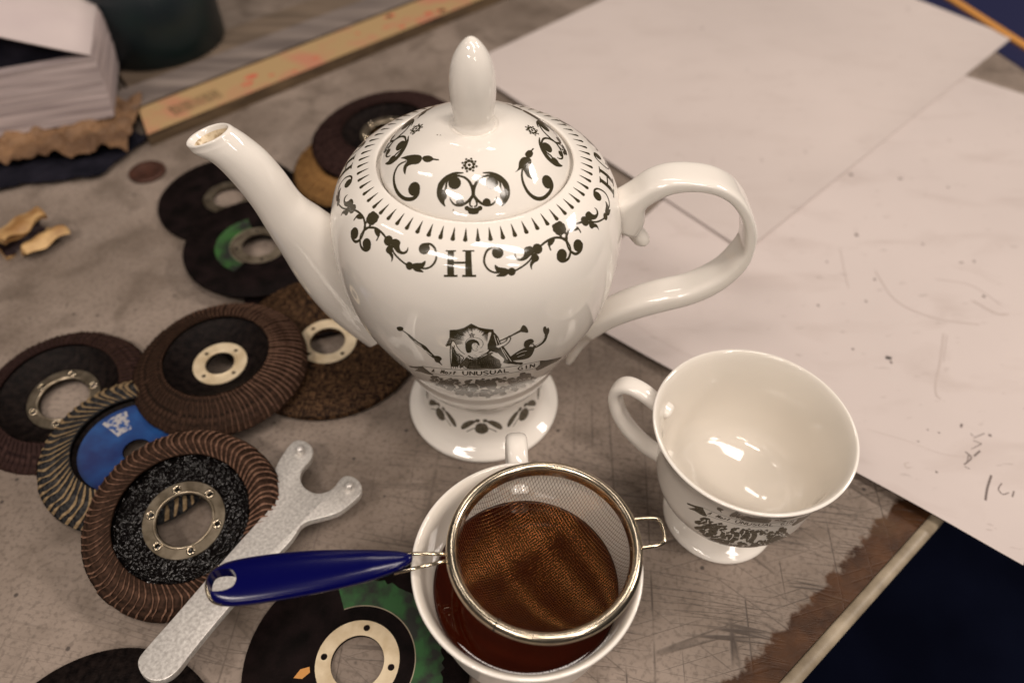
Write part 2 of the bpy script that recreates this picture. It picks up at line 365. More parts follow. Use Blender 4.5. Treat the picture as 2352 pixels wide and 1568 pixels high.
def plate(loops, z0, z1, bevel=0.0):
    """solid plate from 2-D outline loops (first outer, others holes), cm"""
    cu_ = bpy.data.curves.new('tmp', 'CURVE'); cu_.dimensions = '2D'; cu_.fill_mode = 'BOTH'
    for lp in loops:
        s_ = cu_.splines.new('POLY'); s_.points.add(len(lp) - 1); s_.use_cyclic_u = True
        for i, p in enumerate(lp): s_.points[i].co = (p[0], p[1], 0, 1)
    h = (z1 - z0) / 2; cu_.extrude = h - bevel; cu_.bevel_depth = bevel; cu_.bevel_resolution = 2
    if bevel: cu_.offset = -bevel
    o = bpy.data.objects.new('tmp', cu_); COL.objects.link(o)
    dg = bpy.context.evaluated_depsgraph_get(); me = bpy.data.meshes.new_from_object(o.evaluated_get(dg))
    V = [np.array((v.co.x, v.co.y, v.co.z + (z0 + z1) / 2)) for v in me.vertices]; F = [tuple(p.vertices) for p in me.polygons]
    bpy.data.objects.remove(o); bpy.data.curves.remove(cu_); bpy.data.meshes.remove(me)
    return V, F
def circ(r, n=48, c=(0, 0)): return [(c[0] + r * math.cos(2 * PI * i / n), c[1] + r * math.sin(2 * PI * i / n)) for i in range(n)]
def smooth_by_angle(o, deg=35):
    me = o.data; bm = bmesh.new(); bm.from_mesh(me); bmesh.ops.remove_doubles(bm, verts=bm.verts, dist=1e-6)
    lim = rad(deg)
    for f in bm.faces: f.smooth = True
    for e in bm.edges:
        e.smooth = not (len(e.link_faces) == 2 and e.calc_face_angle(0) > lim)
    bm.to_mesh(me); bm.free(); return o
def tiltq(nx, ny):  # quaternion that tilts +z towards (nx, ny, 1)
    return Vector((0, 0, 1)).rotation_difference(Vector((nx, ny, 1)).normalized())

# ------------------------------------------------------------------ print on surfaces of revolution
class Rev:
    def __init__(s, prof, c, k=6):
        P = catmull(prof, k) if k > 1 else [np.array(p, float) for p in prof]
        s.P = np.array(P); s.c = np.array(c, float)
        d = np.diff(s.P, axis=0); s.s = np.concatenate([[0], np.cumsum(np.hypot(d[:, 0], d[:, 1]))])
        zmax = int(np.argmax(s.P[:, 1])); s.zr = s.P[:zmax + 1]
    def rz(s, sv): return np.interp(sv, s.s, s.P[:, 0]), np.interp(sv, s.s, s.P[:, 1])
    def at(s, th, sv, off=0.0):
        r, z = s.rz(sv); r2, z2 = s.rz(sv + 0.03); r1, z1 = s.rz(sv - 0.03)
        tr, tz = r2 - r1, z2 - z1; L = math.hypot(tr, tz) + 1e-12; nr, nz = tz / L, -tr / L
        r += nr * off; z += nz * off
        return np.array([r * math.cos(th), r * math.sin(th), z])
    def hit(s, x, y):          # picture point -> (theta, arclength) on the near side
        d = ray(x, y); d = d / np.linalg.norm(d); o = CAM - s.c
        zz = s.zr[:, 1]; rr = s.zr[:, 0]
        def inside(t):
            p = o + d * t
            if p[2] > zz[-1] or p[2] < zz[0]: return -1
            return np.interp(p[2], zz, rr) - math.hypot(p[0], p[1])
        t = 15.0; prev = -1
        while t < 75:
            v = inside(t)
            if v > 0: break
            t += 0.12
        lo, hi = t - 0.12, t
        for _ in range(18):
            mi = (lo + hi) / 2
            if inside(mi) > 0: hi = mi
            else: lo = mi
        p = o + d * hi
        return math.atan2(p[1], p[0]), float(np.interp(p[2], zz, s.s[:len(zz)]))

class Print:
    """collects flat printed shapes in (theta, s) and lays them on a surface of revolution"""
    def __init__(s, rev, off=0.006): s.rev = rev; s.V = []; s.F = []; s.off = off; s.k = 0
    def _o(s): s.k += 1; return s.off + s.k * 0.00004
    def stroke(s, pts, w0, w1=None, wm=None, k=5):
        """pts in (theta, s); widths in cm"""
        if w1 is None: w1 = w0
        if wm is None: wm = (w0 + w1) / 2
        P = catmull(pts, k); n = len(P); off = s._o(); b = len(s.V)
        for i, p in enumerate(P):
            q = P[min(i + 1, n - 1)] - P[max(i - 1, 0)]; r = s.rev.rz(p[1])[0]
            tx, ty = q[0] * r, q[1]; L = math.hypot(tx, ty) + 1e-9; t = i / (n - 1)
            wd = (w0 * (1 - 2 * t) + wm * 2 * t) if t < .5 else (wm * (2 - 2 * t) + w1 * (2 * t - 1))
            ox, oy = -ty / L * wd / 2, tx / L * wd / 2
            s.V.append(s.rev.at(p[0] + ox / r, p[1] + oy, off)); s.V.append(s.rev.at(p[0] - ox / r, p[1] - oy, off))
        for i in range(n - 1): s.F.append((b + 2 * i, b + 2 * i + 1, b + 2 * i + 3, b + 2 * i + 2))
    def dot(s, p, r_, ry=None, n=14):
        off = s._o(); b = len(s.V); r = s.rev.rz(p[1])[0]; ry = ry or r_
        s.V.append(s.rev.at(p[0], p[1], off))
        for i in range(n): s.V.append(s.rev.at(p[0] + r_ * math.cos(2 * PI * i / n) / r, p[1] + ry * math.sin(2 * PI * i / n), off))
        for i in range(n): s.F.append((b, b + 1 + i, b + 1 + (i + 1) % n))
    def poly(s, pts, smooth=0, sub=0.12):
        from mathutils.geometry import tessellate_polygon
        P = [np.array(p, float) for p in pts]
        if smooth: P = catmull(P, smooth, True)
        r0 = s.rev.rz(P[0][1])[0]; off = s._o(); b = len(s.V)
        q = [Vector((p[0] * r0, p[1], 0)) for p in P]
        # densify edges of large shapes, then split long triangles so that they follow the surface
        tris = [list(t) for t in tessellate_polygon([q])]
        V2 = [(p.x, p.y) for p in q]; T = [tuple(t) for t in tris]
        for _ in range(4):
            mids = {}; T2 = []; ch = False
            def mid(a, b_):
                key = (min(a, b_), max(a, b_))
                if math.hypot(V2[a][0] - V2[b_][0], V2[a][1] - V2[b_][1]) < sub * 1.7: return None
                if key not in mids: mids[key] = len(V2); V2.append(((V2[a][0] + V2[b_][0]) / 2, (V2[a][1] + V2[b_][1]) / 2))
                return mids[key]
            for (a, b2, c) in T:
                m1, m2, m3 = mid(a, b2), mid(b2, c), mid(c, a)
                k = [x is not None for x in (m1, m2, m3)]
                if sum(k) == 0: T2.append((a, b2, c)); continue
                ch = True
                if sum(k) == 3: T2 += [(a, m1, m3), (m1, b2, m2), (m3, m2, c), (m1, m2, m3)]
                elif sum(k) == 1:
                    if k[0]: T2 += [(a, m1, c), (m1, b2, c)]
                    elif k[1]: T2 += [(a, b2, m2), (a, m2, c)]
                    else: T2 += [(a, b2, m3), (m3, b2, c)]
                else:
                    if not k[0]: T2 += [(a, b2, m2), (a, m2, m3), (m3, m2, c)]
                    elif not k[1]: T2 += [(a, m1, m3), (m1, b2, c), (m1, c, m3)]
                    else: T2 += [(a, m1, c), (m1, b2, m2), (m1, m2, c)]
            T = T2
            if not ch: break
        for (x, y) in V2: s.V.append(s.rev.at(x / r0, y, off))
        s.F += [(b + a, b + b2, b + c) for a, b2, c in T]
    def build(s, name, mat, parent, rot=0.0, mirror=None):
        V = s.V
        if mirror is not None:
            V = [(lambda r, a: np.array([r * math.cos(a), r * math.sin(a), v[2]]))(math.hypot(v[0], v[1]), 2 * mirror - math.atan2(v[1], v[0])) for v in V]
        if rot: V = [np.array([v[0] * math.cos(rot) - v[1] * math.sin(rot), v[0] * math.sin(rot) + v[1] * math.cos(rot), v[2]]) for v in V]
        F = s.F
        o = obj(name, V, F, mat, parent, smooth=True)
        return o

# ------------------------------------------------------------------ bench & floor
EA = math.atan2(20.36 - 12.0, 23.67 - 13.96)
bench = thing('workbench', 'scratched grey painted workbench with bare brown band and pale edging along its front', 'workbench', (13.96, 12.0, 0), Quaternion((0, 0, 1), EA))
V, F = box(-160, 160, 0.72, 200, -3.0, 0.0)
obj('bench_top', V, F, M_BENCH, bench, smooth=False)
prof = []
nx = 160
ev = []; ef = []
for i in range(nx + 1):
    x = -160 + 2 * i
    for (y, z) in ((0.70, -3.0), (0.70, -0.02), (0.62, 0.05), (0.35, 0.075), (0.12, 0.02), (0.0, -0.12), (0.0, -3.0)): ev.append((x, y, z))
for i in range(nx):
    for k in range(6): ef.append((i * 7 + k, i * 7 + k + 1, (i + 1) * 7 + k + 1, (i + 1) * 7 + k))
obj('edging', ev, ef, M_EDGE, bench)
fl = obj('floor', *box(-400, 400, -400, 400, -82, -80), M_FLOOR, smooth=False); fl['kind'] = 'structure'

# ------------------------------------------------------------------ drawing sheets
def sheet(name, label, corners, mat, z, nx=48, ny=48, fn=None, th=0.02, group=None):
    """corners: world (x, y) cm, in order a-b-c-d"""
    a, b, c, d = [np.array(p[:2], float) for p in corners]
    V, F = [], []
    for layer in (0, 1):
        for j in range(ny + 1):
            for i in range(nx + 1):
                u_, v_ = i / nx, j / ny
                p = (a * (1 - u_) + b * u_) * (1 - v_) + (d * (1 - u_) + c * u_) * v_
                V.append((p[0], p[1], z + (fn(u_, v_) if fn else 0) + (th if layer else 0)))
    k = (nx + 1) * (ny + 1)
    for j in range(ny):
        for i in range(nx):
            q = j * (nx + 1) + i
            F.append((q, q + nx + 1, q + nx + 2, q + 1)); F.append((k + q, k + q + 1, k + q + nx + 2, k + q + nx + 1))
    rim_ = [i for i in range(nx)] + [nx + (nx + 1) * j for j in range(ny)] + [k - 1 - i for i in range(nx)] + [(nx + 1) * (ny - j) for j in range(ny)]
    for i in range(len(rim_)):
        p, q = rim_[i], rim_[(i + 1) % len(rim_)]; F.append((p, q, q + k, p + k))
    o = obj(name, V, F, mat); o['label'] = label; o['category'] = 'paper sheet'
    if group: o['group'] = group
    smooth_by_angle(o, 50); return o
lowL, lowR = PZ(1262, 702), PZ(2338, 1308, 0.3)
e1 = (lowR - lowL)[:2]; e2 = np.array([-e1[1], e1[0]]) * -1 if False else np.array([-e1[1], e1[0]])
e2 = e2 / np.linalg.norm(e2) * 43
# the left edge must run up and to the right, through the picture point (1519, 452)
if e2[1] < 0: e2 = -e2
c1, c2 = lowL[:2], lowR[:2]
def lowfn(u_, v_): return 0.10 + 0.85 * max(0, 1 - v_ * 9) ** 2 * (0.25 + 0.75 * u_) + 0.10 * math.sin(u_ * 5 + v_ * 7) * (1 - v_) * 0.6 + 0.05 * math.sin(u_ * 17) * max(0, 1 - v_ * 5)
topR = PZ(2350, 219)[:2]; topL = PZ(2210, 175)[:2]
dirT = (topR - topL) / np.linalg.norm(topR - topL)
c4 = c1 + e2; 
# far edge runs through (2210,175)-(2350,219)
def inter(p, d, q, e):
    A_ = np.array([[d[0], -e[0]], [d[1], -e[1]]]); t_ = np.linalg.solve(A_, np.array(q) - np.array(p)); return np.array(p) + np.array(d) * t_[0]
c4 = inter(c1, e2, topL, dirT); c3 = inter(c2, e2, topL, dirT)
low = sheet('drawing_sheet', 'large white sheet with faint pencil marks, lower sheet reaching over the bench edge', [c1, c2, c3, c4], M_PAPER1, 0.0, 60, 60, lowfn)
uB, uL, uR = PZ(1712, 577, .3)[:2], PZ(1058, 150, .3)[:2], PZ(2330, 83, .3)[:2]
def upfn(u_, v_): return 0.17 + 0.26 * max(0, 1 - v_ * 9) ** 2 * (1 - 0.6 * u_) + 0.14 * max(0, 1 - (1 - u_) * 14) ** 2 + 0.03 * math.sin(u_ * 9 + 2 * v_)
uT = uL + (uR - uB)
upp = sheet('drawing_sheet', 'plain white sheet overlapping the marked sheet behind the teapot handle', [uL, uB, uR, uT], M_PAPER2, 0.0, 50, 50, upfn)
# pencil notes on the lower sheet
def paperline(pts, w_, z=0.0):
    V, F = [], []; P = catmull([PZ(x, y, 0.14) for x, y in pts], 6)
    A2 = np.array([e1, e2]).T; 
    for i, p in enumerate(P):
        q = P[min(i + 1, len(P) - 1)] - P[max(i - 1, 0)]; L_ = np.hypot(q[0], q[1]) + 1e-9; n2 = np.array([-q[1], q[0]]) / L_ * w_ / 2
        for s_ in (1, -1):
            xy = p[:2] + n2 * s_
            # position on the sheet
            v_ = np.dot(xy - c1, e2) / np.dot(c4 - c1, e2); u_ = np.dot(xy - c1, e1) / np.dot(e1, e1)
            V.append((xy[0], xy[1], lowfn(max(0, min(1, u_)), max(0, min(1, v_))) + 0.035 + z))
    for i in range(len(P) - 1): F.append((2 * i, 2 * i + 1, 2 * i + 3, 2 * i + 2))
    return V, F
L1 = [([(2262, 1150), (2268, 1120), (2278, 1090)], .16), ([(2215, 1066), (2232, 1050), (2218, 1036)], .10), ([(2222, 1060), (2226, 1042)], .07), ([(2238, 1046), (2252, 1034)], .14), ([(2232, 1030), (2256, 1018)], .06), ([(2256, 1018), (2236, 1010)], .06), ([(2238, 1004), (2262, 994)], .07), ([(2230, 994), (2236, 1000)], .06),
      ([(2216, 1070), (2228, 1076)], .06), ([(2302, 1108), (2294, 1122), (2304, 1134), (2318, 1130)], .08), ([(2330, 1126), (2326, 1140)], .1), ([(2208, 980), (2210, 972)], .16), ([(2204, 604), (2212, 602)], .12)]
for p, w_ in L1: obj('pencil_note', *paperline(p, w_ * 0.8), M_PENCIL, low)
L2 = [([(2168, 765), (2160, 830), (2150, 880), (2152, 905), (2162, 915)], .10), ([(2176, 768), (2168, 830)], .06), ([(2086, 1064), (2076, 1068), (2080, 1078), (2090, 1076)], .08),
      ([(1990, 985), (2080, 1010), (2160, 1040), (2240, 1050)], .03), ([(1450, 745), (1560, 810), (1650, 850)], .03), ([(2235, 690), (2260, 705), (2290, 720), (2316, 722)], .16), ([(2010, 620), (2060, 690), (2150, 730), (2250, 745)], .10), ([(1930, 570), (1940, 620), (1950, 660)], .06), ([(2150, 640), (2230, 655), (2300, 700)], .05)]
for p, w_ in L2: obj('faint_pencil_line', *paperline(p, w_), M_PENCILF, low)
spots = [(2042, 820, .30, .16), (2048, 830, .10, .14), (1968, 538, .18, .2), (2275, 998, .12, .12), (2158, 992, .07, .07), (2132, 985, .06, .06), (2110, 1012, .07, .07), (2150, 1085, .09, .09), (2010, 640, .12, .12), (1990, 690, .1, .12), (1900, 600, .1, .1), (2120, 560, .12, .1), (2238, 600, .12, .12), (1955, 400, .2, .2), (2068, 410, .2, .15), (2178, 430, .16, .1), (2260, 680, .12, .16), (1960, 800, .1, .1), (1880, 700, .1, .13)]
sv, sf = [], []
for (x, y, a, b_) in spots:
    p = PZ(x, y, .16); i0 = len(sv); v_ = np.dot(p[:2] - c1, e2) / np.dot(c4 - c1, e2); u_ = np.dot(p[:2] - c1, e1) / np.dot(e1, e1); z_ = lowfn(min(1, u_), min(1, v_)) + .04
    for k in range(10): sv.append((p[0] + a * 0.7 * math.cos(2 * PI * k / 10), p[1] + b_ * (0.9 + .4 * math.sin(k * 2.4)) * math.sin(2 * PI * k / 10), z_))
    sf.append(tuple(range(i0, i0 + 10)))
for k in range(len(sf)): obj('fleck', sv[10 * k:10 * k + 10], [tuple(range(10))], M_DARK if k == 0 else M_PENCIL, low)
# ------------------------------------------------------------------ teapot
POT = (-1.72, 28.66, 0.0)
body_prof = [(3.15, 3.42), (3.36, 3.45), (3.48, 3.56), (3.66, 3.85), (3.92, 4.25), (4.31, 5.1), (4.78, 6.5), (5.30, 7.6), (5.72, 8.5), (6.15, 9.5), (6.52, 10.5), (6.76, 11.5), (6.90, 12.5),
             (6.96, 13.5), (6.93, 14.5), (6.80, 15.4), (6.52, 16.25), (6.10, 16.95), (5.58, 17.42), (5.05, 17.72), (4.62, 17.90), (4.44, 17.93), (4.38, 17.86), (4.37, 17.6), (4.0, 17.5)]
foot_prof = [(3.9, 0.04), (4.40, 0.0), (4.55, 0.10), (4.58, 0.25), (4.50, 0.38), (4.28, 0.52), (4.00, 0.70), (3.75, 0.98), (3.60, 1.3), (3.48, 1.8), (3.36, 2.4), (3.27, 3.0), (3.25, 3.25), (3.31, 3.36), (3.33, 3.46), (3.2, 3.52), (3.0, 3.52)]
lid_prof = [(3.9, 17.55), (4.20, 17.62), (4.25, 17.75), (4.22, 17.90), (4.10, 18.08), (3.80, 18.42), (3.35, 18.83), (2.80, 19.20), (2.2, 19.48), (1.70, 19.63), (1.30, 19.68), (1.10, 19.70), (0.9, 19.66), (0.0, 19.66)]
teapot = thing('teapot', 'large white porcelain teapot with black H and scroll print and egg-shaped lid knob', 'teapot', POT)
Rbody = Rev(body_prof, POT); Rfoot = Rev(foot_prof, POT); Rlid = Rev(lid_prof, POT)
obj('body', *revolve([tuple(p) for p in Rbody.P], 160), M_POT, teapot)
obj('foot', *revolve([tuple(p) for p in Rfoot.P], 128), M_POT, teapot)
lid = obj('lid', *revolve([tuple(p) for p in Rlid.P], 144), M_POT, teapot)
fin = [(0.92, 19.60), (0.90, 19.75), (0.84, 19.9), (0.84, 20.1), (0.88, 20.3), (0.94, 20.7), (0.975, 21.2), (0.98, 21.6), (0.94, 22.05), (0.84, 22.5), (0.70, 22.85), (0.52, 23.15), (0.33, 23.38), (0.15, 23.52), (0, 23.56)]
obj('finial', *revolve([(float(p[0]) if i else 0.92, float(p[1])) for i, p in enumerate(catmull(fin, 4))][:-1] + [(0, 23.56)], 64), M_POT, lid)
B = np.array(POT)
def inplane(x, y): return PY(x, y, POT[1]) - B
# spout: sections read as lower / upper silhouette pairs
sec = [((431, 329), (533, 297)), ((446, 343), (551, 309)), ((490, 364), (572, 325)), ((535, 408), (612, 358)), ((580, 463), (652, 404)), ((615, 518), (693, 458)), ((648, 572), (738, 488)), ((690, 640), (782, 520)), ((740, 700), (830, 575)), ((795, 745), (880, 640)), ((840, 775), (930, 690))]
C_, A_ = [], []
for lo, up in sec:
    a, b_ = inplane(*lo), inplane(*up); C_.append((a + b_) / 2); A_.append(np.linalg.norm(b_ - a) / 2)
Cs = catmull(C_, 6); As = [float(v[0]) for v in catmull([(a,) for a in A_], 6)]
As = [min(a, 1e9) for a in As]
n_ = len(Cs); Bs = [a * (0.80 - 0.10 * (i / n_)) for i, a in enumerate(As)]
# mouth plane: cut the first sections obliquely by using the first pair as the lip
def sections(dirs, cen, aa, bb, n=40):
    V = []
    for d_, c_, a, b_ in zip(dirs, cen, aa, bb):
        for k in range(n):
            t = 2 * PI * k / n; V.append(c_ + d_ * a * math.cos(t) + np.array([0, 1, 0]) * b_ * math.sin(t))
    F = [(i * n + k, i * n + (k + 1) % n, (i + 1) * n + (k + 1) % n, (i + 1) * n + k) for i in range(len(cen) - 1) for k in range(n)]
    return V, F
D_ = []
ups = catmull([inplane(*u_) for _, u_ in sec], 6); los = catmull([inplane(*l_) for l_, _ in sec], 6)
D_ = [(u_ - l_) / np.linalg.norm(u_ - l_) for u_, l_ in zip(ups, los)]
ax0 = Cs[0] - Cs[6]; ax0 /= np.linalg.norm(ax0)
mouthb = 0.80
Bs = [mouthb * (1 + 0.9 * min(1, i / n_) ** 1.2) if i > 3 else mouthb * (0.97 + 0.01 * i) for i in range(n_)]
lipD, lipC, lipA, lipB = [], [], [], []
for (sc, up_) in ((0.46, -2.6), (0.58, -1.6), (0.72, -0.6), (0.78, -0.15), (0.84, 0.06), (0.92, 0.12), (0.98, 0.06)):
    lipD.append(D_[0]); lipC.append(Cs[0] + ax0 * up_ if up_ > -0.3 else Cs[0] + (Cs[6] - Cs[0]) / np.linalg.norm(Cs[6] - Cs[0]) * (-up_)); lipA.append(As[0] * sc); lipB.append(mouthb * sc)
spV, spF = sections(lipD + list(D_), lipC + list(Cs), lipA + list(As), lipB + list(Bs))
spout = obj('spout', spV, spF, M_POT, teapot)
ivV, ivF = sections([D_[0]] * 3, [Cs[0] + (Cs[6] - Cs[0]) / np.linalg.norm(Cs[6] - Cs[0]) * q for q in (0.12, 1.0, 2.2)], [As[0] * .765, As[0] * .62, As[0] * .45], [mouthb * .765, mouthb * .62, mouthb * .45])
obj('stained_spout_lining', ivV, ivF + [tuple(range(80, 120))], M_STAIN, spout)
# handle
outer = [(1404, 452), (1432, 430), (1461, 409), (1504, 383), (1551, 371), (1605, 372), (1652, 381), (1690, 405), (1717, 441), (1731, 481), (1736, 524), (1731, 567), (1713, 607), (1677, 643), (1634, 672), (1584, 693), (1525, 709), (1461, 727), (1400, 750), (1350, 780)]
inner = [(1425, 560), (1440, 530), (1466, 488), (1497, 463), (1535, 446), (1585, 440), (1630, 447), (1664, 461), (1685, 480), (1697, 500), (1701, 522), (1695, 546), (1679, 566), (1651, 595), (1615, 616), (1566, 635), (1505, 647), (1445, 665), (1385, 692), (1335, 720)]
oc = [inplane(*p) for p in outer]; ic = [inplane(*p) for p in inner]
# remove the part of the visible width that comes from seeing the strap's upper face
HC, HA = [], []
for i, (a, b_) in enumerate(zip(oc, ic)):
    c_ = (a + b_) / 2; dd = np.linalg.norm(a - b_) / 2; dirn = (a - b_) / (2 * dd)
    wv = abs(dirn[2]) * 0.50
    HC.append(c_); HA.append(max(0.30, dd - wv) if i > 1 else dd * 0.8)
HCs = catmull(HC, 5); HAs = [float(v[0]) for v in catmull([(a,) for a in HA], 5)]
nH = len(HCs); HBs = [0.84 + 0.08 * math.sin(PI * i / nH) for i in range(nH)]
handle = obj('handle', *tube(HCs, HAs, HBs, (0, 1, 0), 36, power=3.8), M_POT, teapot)
kn = catmull([inplane(1438, 505), inplane(1456, 528), inplane(1473, 548), inplane(1474, 556)], 5)
nk = len(kn); obj('thumb_curl', *tube(kn, [0.30 + 0.12 * math.sin(PI * i / nk) - (0.25 if i == nk - 1 else 0) for i in range(nk)], [0.55 - 0.012 * i - (0.25 if i == nk - 1 else 0) for i in range(nk)], (0, 1, 0), 20), M_POT, handle)
kn = catmull([inplane(1590, 668), inplane(1545, 680), inplane(1500, 692), inplane(1473, 700)], 6); nk = len(kn)
obj('strap_end', *tube(kn, [0.40 - 0.30 * (i / (nk - 1)) ** 6 for i in range(nk)], [0.80 - 0.6 * (i / (nk - 1)) ** 6 for i in range(nk)], (0, 1, 0), 24, power=2.4), M_POT, handle)
kn = catmull([inplane(1400, 724), inplane(1358, 758), inplane(1330, 790), inplane(1311, 822), inplane(1306, 833)], 6); nk = len(kn)
obj('handle_tail', *tube(kn, [0.45 - 0.30 * (i / (nk - 1)) ** 1.1 for i in range(nk)], [0.58 - 0.42 * (i / (nk - 1)) ** 1.2 for i in range(nk)], (0, 1, 0), 20), M_POT, handle)

# printed garland between the letters
def z4(p): return (780 / 1.062925 + p[0] / 2.45 / 1.062925, 500 / 1.062925 + p[1] / 2.45 / 1.062925)
def hb(p): return Rbody.hit(*z4(p))
def hbs(ps): return [hb(p) for p in ps]
H0 = Rbody.hit(1056, 605)[0]; MID = H0 - PI / 4
g = Print(Rbody)
def curl(g, pts, r_, w0=0.07, wm=0.14, w1=0.10, f=hbs):
    P = f(pts); g.stroke(P, w0, w1, wm); g.dot(P[-1], r_)
curl(g, [(266, 150), (247, 185), (243, 220), (252, 255), (278, 272), (300, 258), (298, 238), (283, 236)], 0.26)
g.stroke(hbs([(262, 160), (275, 143), (300, 136), (335, 140), (372, 166), (405, 205)]), 0.12, 0.09)
g.poly(hbs([(328, 148), (345, 146), (360, 160), (363, 178), (355, 196), (345, 215), (338, 214), (347, 192), (336, 178)]), 4)
g.dot(hb((412, 214)), 0.22)
g.poly(hbs([(428, 236), (434, 212), (452, 203), (474, 210), (485, 226), (480, 246), (484, 268), (500, 280), (520, 272), (530, 252), (530, 276), (515, 293), (492, 296), (466, 286), (446, 262)]), 4)
g.poly(hbs([(425, 240), (406, 250), (397, 268), (402, 285), (418, 297), (430, 318), (430, 342), (441, 322), (442, 300), (436, 285), (440, 262), (440, 246)]), 4)
g.stroke(hbs([(428, 240), (442, 280), (462, 308), (494, 338), (530, 364)]), 0.08, 0.08)
g.dot(hb((538, 365)), 0.17)
g.poly(hbs([(548, 362), (565, 350), (588, 347), (612, 346), (633, 334), (634, 352), (620, 376), (604, 382), (624, 402), (596, 402), (572, 396), (556, 380)]), 3)
g.stroke(hbs([(606, 378), (640, 380), (672, 365), (695, 332), (699, 296), (689, 258), (664, 236), (632, 236), (612, 252)]), 0.08, 0.11, 0.09)
g.dot(hb((627, 262)), 0.24)
for (a, b_, r_) in ((294, 84, .13), (303, 64, .13), (318, 54, .13), (330, 68, .15), (332, 90, .13), (314, 80, .16), (322, 104, .12), (301, 100, .12)): g.dot(hb((a, b_)), r_)
g.stroke(hbs([(266, 146), (272, 118), (296, 98)]), 0.06); g.stroke(hbs([(268, 146), (296, 132), (318, 112)]), 0.06)
for k in range(4):
    gar = g.build('printed_garland', M_INK, teapot, rot=k * PI / 2)
    gar = g.build('printed_garland', M_INK, teapot, rot=k * PI / 2, mirror=MID)
hH = Print(Rbody, 0.007)
for ps in ([(768, 276), (805, 276), (806, 424), (765, 424)], [(872, 276), (908, 276), (915, 424), (873, 424)], [(800, 339), (876, 339), (876, 352), (800, 352)],
           [(756, 271), (817, 271), (817, 280), (756, 280)], [(856, 271), (926, 271), (926, 280), (856, 280)], [(744, 418), (826, 418), (826, 431), (744, 431)], [(854, 418), (937, 418), (937, 431), (854, 431)]):
    q = hbs(ps); hH.poly(q)
for k in range(4): hH.build('printed_letter', M_INK, teapot, rot=k * PI / 2)
# ring of drop shapes round the shoulder
s_t = Rbody.hit(1093, 523)[1]; s_b = Rbody.hit(1093, 556)[1]
dr = Print(Rbody, 0.007); NDR = 64
for k in range(NDR):
    th = H0 + 0.03 + 2 * PI * k / NDR; pr = [(th, s_t)]; Ld = s_b - s_t; rr = Rbody.rz(s_b)[0]
    hw = 0.155
    left = [(-0.04, 0.15), (-0.07, 0.4), (-0.11, 0.65), (-0.155, 0.85), (-0.13, 0.95), (0, 1.0)]
    pts = [(th, s_t)] + [(th + x * .62 / rr, s_t + Ld * y) for x, y in left] + [(th - x * .62 / rr, s_t + Ld * y) for x, y in left[-2::-1]]
    dr.poly(pts)
dr.build('printed_drop_border', M_INK, teapot)

# lid print
def z3(p): return (780 / 1.062925 + p[0] / 3.0154 / 1.062925, 60 / 1.062925 + p[1] / 3.0154 / 1.062925)
def hl(p): return Rlid.hit(*z3(p))
def hls(ps): return [hl(p) for p in ps]
LM = Rlid.hit(1087, 440)[0]
cr_ = Print(Rlid, 0.007)
XM = 1132
for sgn in (1,):
    cr_.stroke(hls([(XM, 1265), (1128, 1215), (1105, 1160), (1065, 1125), (1010, 1115), (965, 1135), (958, 1165), (975, 1185)]), 0.15, 0.09, 0.09)
    cr_.dot(hl((995, 1166)), 0.27)
    cr_.stroke(hls([(1060, 1092), (1000, 1096), (940, 1125), (895, 1180), (880, 1250), (895, 1300), (925, 1338)]), 0.05, 0.05, 0.26)
    cr_.poly(hls([(882, 1220), (905, 1215), (935, 1238), (936, 1275), (920, 1300), (926, 1340), (895, 1305), (880, 1262)]), 3)
    cr_.stroke(hls([(1035, 1110), (975, 1112), (938, 1160), (930, 1205), (912, 1235)]), 0.05, 0.12, 0.08)
    cr_.stroke(hls([(XM - 4, 1262), (1095, 1300), (1045, 1330), (995, 1325), (965, 1290), (962, 1270)]), 0.13, 0.04, 0.10)
    cr_.dot(hl((1035, 1310)), 0.17)
    cr_.stroke(hls([(XM, 1262), (1112, 1295), (1108, 1330), (1128, 1342)]), 0.09, 0.06)
    cr_.stroke(hls([(XM, 1180), (XM, 1270)]), 0.10, 0.16)
    for (a, b_) in ((1085, 1352), (1103, 1362), (1122, 1366), (1112, 1378), (1128, 1380)): cr_.dot(hl((a, b_)), 0.10)
rs = Print(Rlid, 0.007)
rc = hl((1103, 1034)); rr = Rlid.rz(rc[1])[0]
for k in range(8):
    a = 2 * PI * k / 8 + 0.2; rs.dot((rc[0] + 0.19 * math.cos(a) / rr, rc[1] + 0.19 * math.sin(a)), 0.075)
rs.dot(rc, 0.07)
for k in range(8):
    a = 2 * PI * k / 8 + 0.55; rs.dot((rc[0] + 0.30 * math.cos(a) / rr, rc[1] + 0.30 * math.sin(a)), 0.05)
for k in range(4):
    dk = {1: 0.03, 3: -0.09}.get(k, 0); cr_.build('printed_crest', M_INK, lid, rot=k * PI / 2 + dk); cr_.build('printed_crest', M_INK, lid, rot=k * PI / 2 + dk, mirror=LM); rs.build('printed_rosette', M_INK, lid, rot=k * PI / 2 + (0.06 if k == 1 else 0))
def bloom(stem, blob, leaf, bud, tip, thorn):
    b_ = Print(Rlid, 0.007); b_.stroke(hls(stem), 0.07, 0.16, 0.17); b_.dot(hl(blob), 0.30); b_.poly(hls(leaf), 3); b_.poly(hls(bud), 4); b_.poly(hls(tip)); return b_
bl = bloom([(640, 1005), (585, 1035), (553, 1095), (550, 1165), (575, 1235), (625, 1280), (685, 1283), (722, 1250), (728, 1210)], (697, 1210),
           [(598, 984), (650, 965), (705, 958), (745, 965), (755, 985), (745, 1012), (720, 1028), (680, 1032), (645, 1050), (632, 1105), (617, 1075), (622, 1040), (645, 1005), (625, 990)],
           [(755, 985), (775, 968), (810, 966), (835, 980), (835, 1000), (805, 1014), (775, 1010)], [(835, 984), (880, 992), (880, 1002), (835, 998)], None)
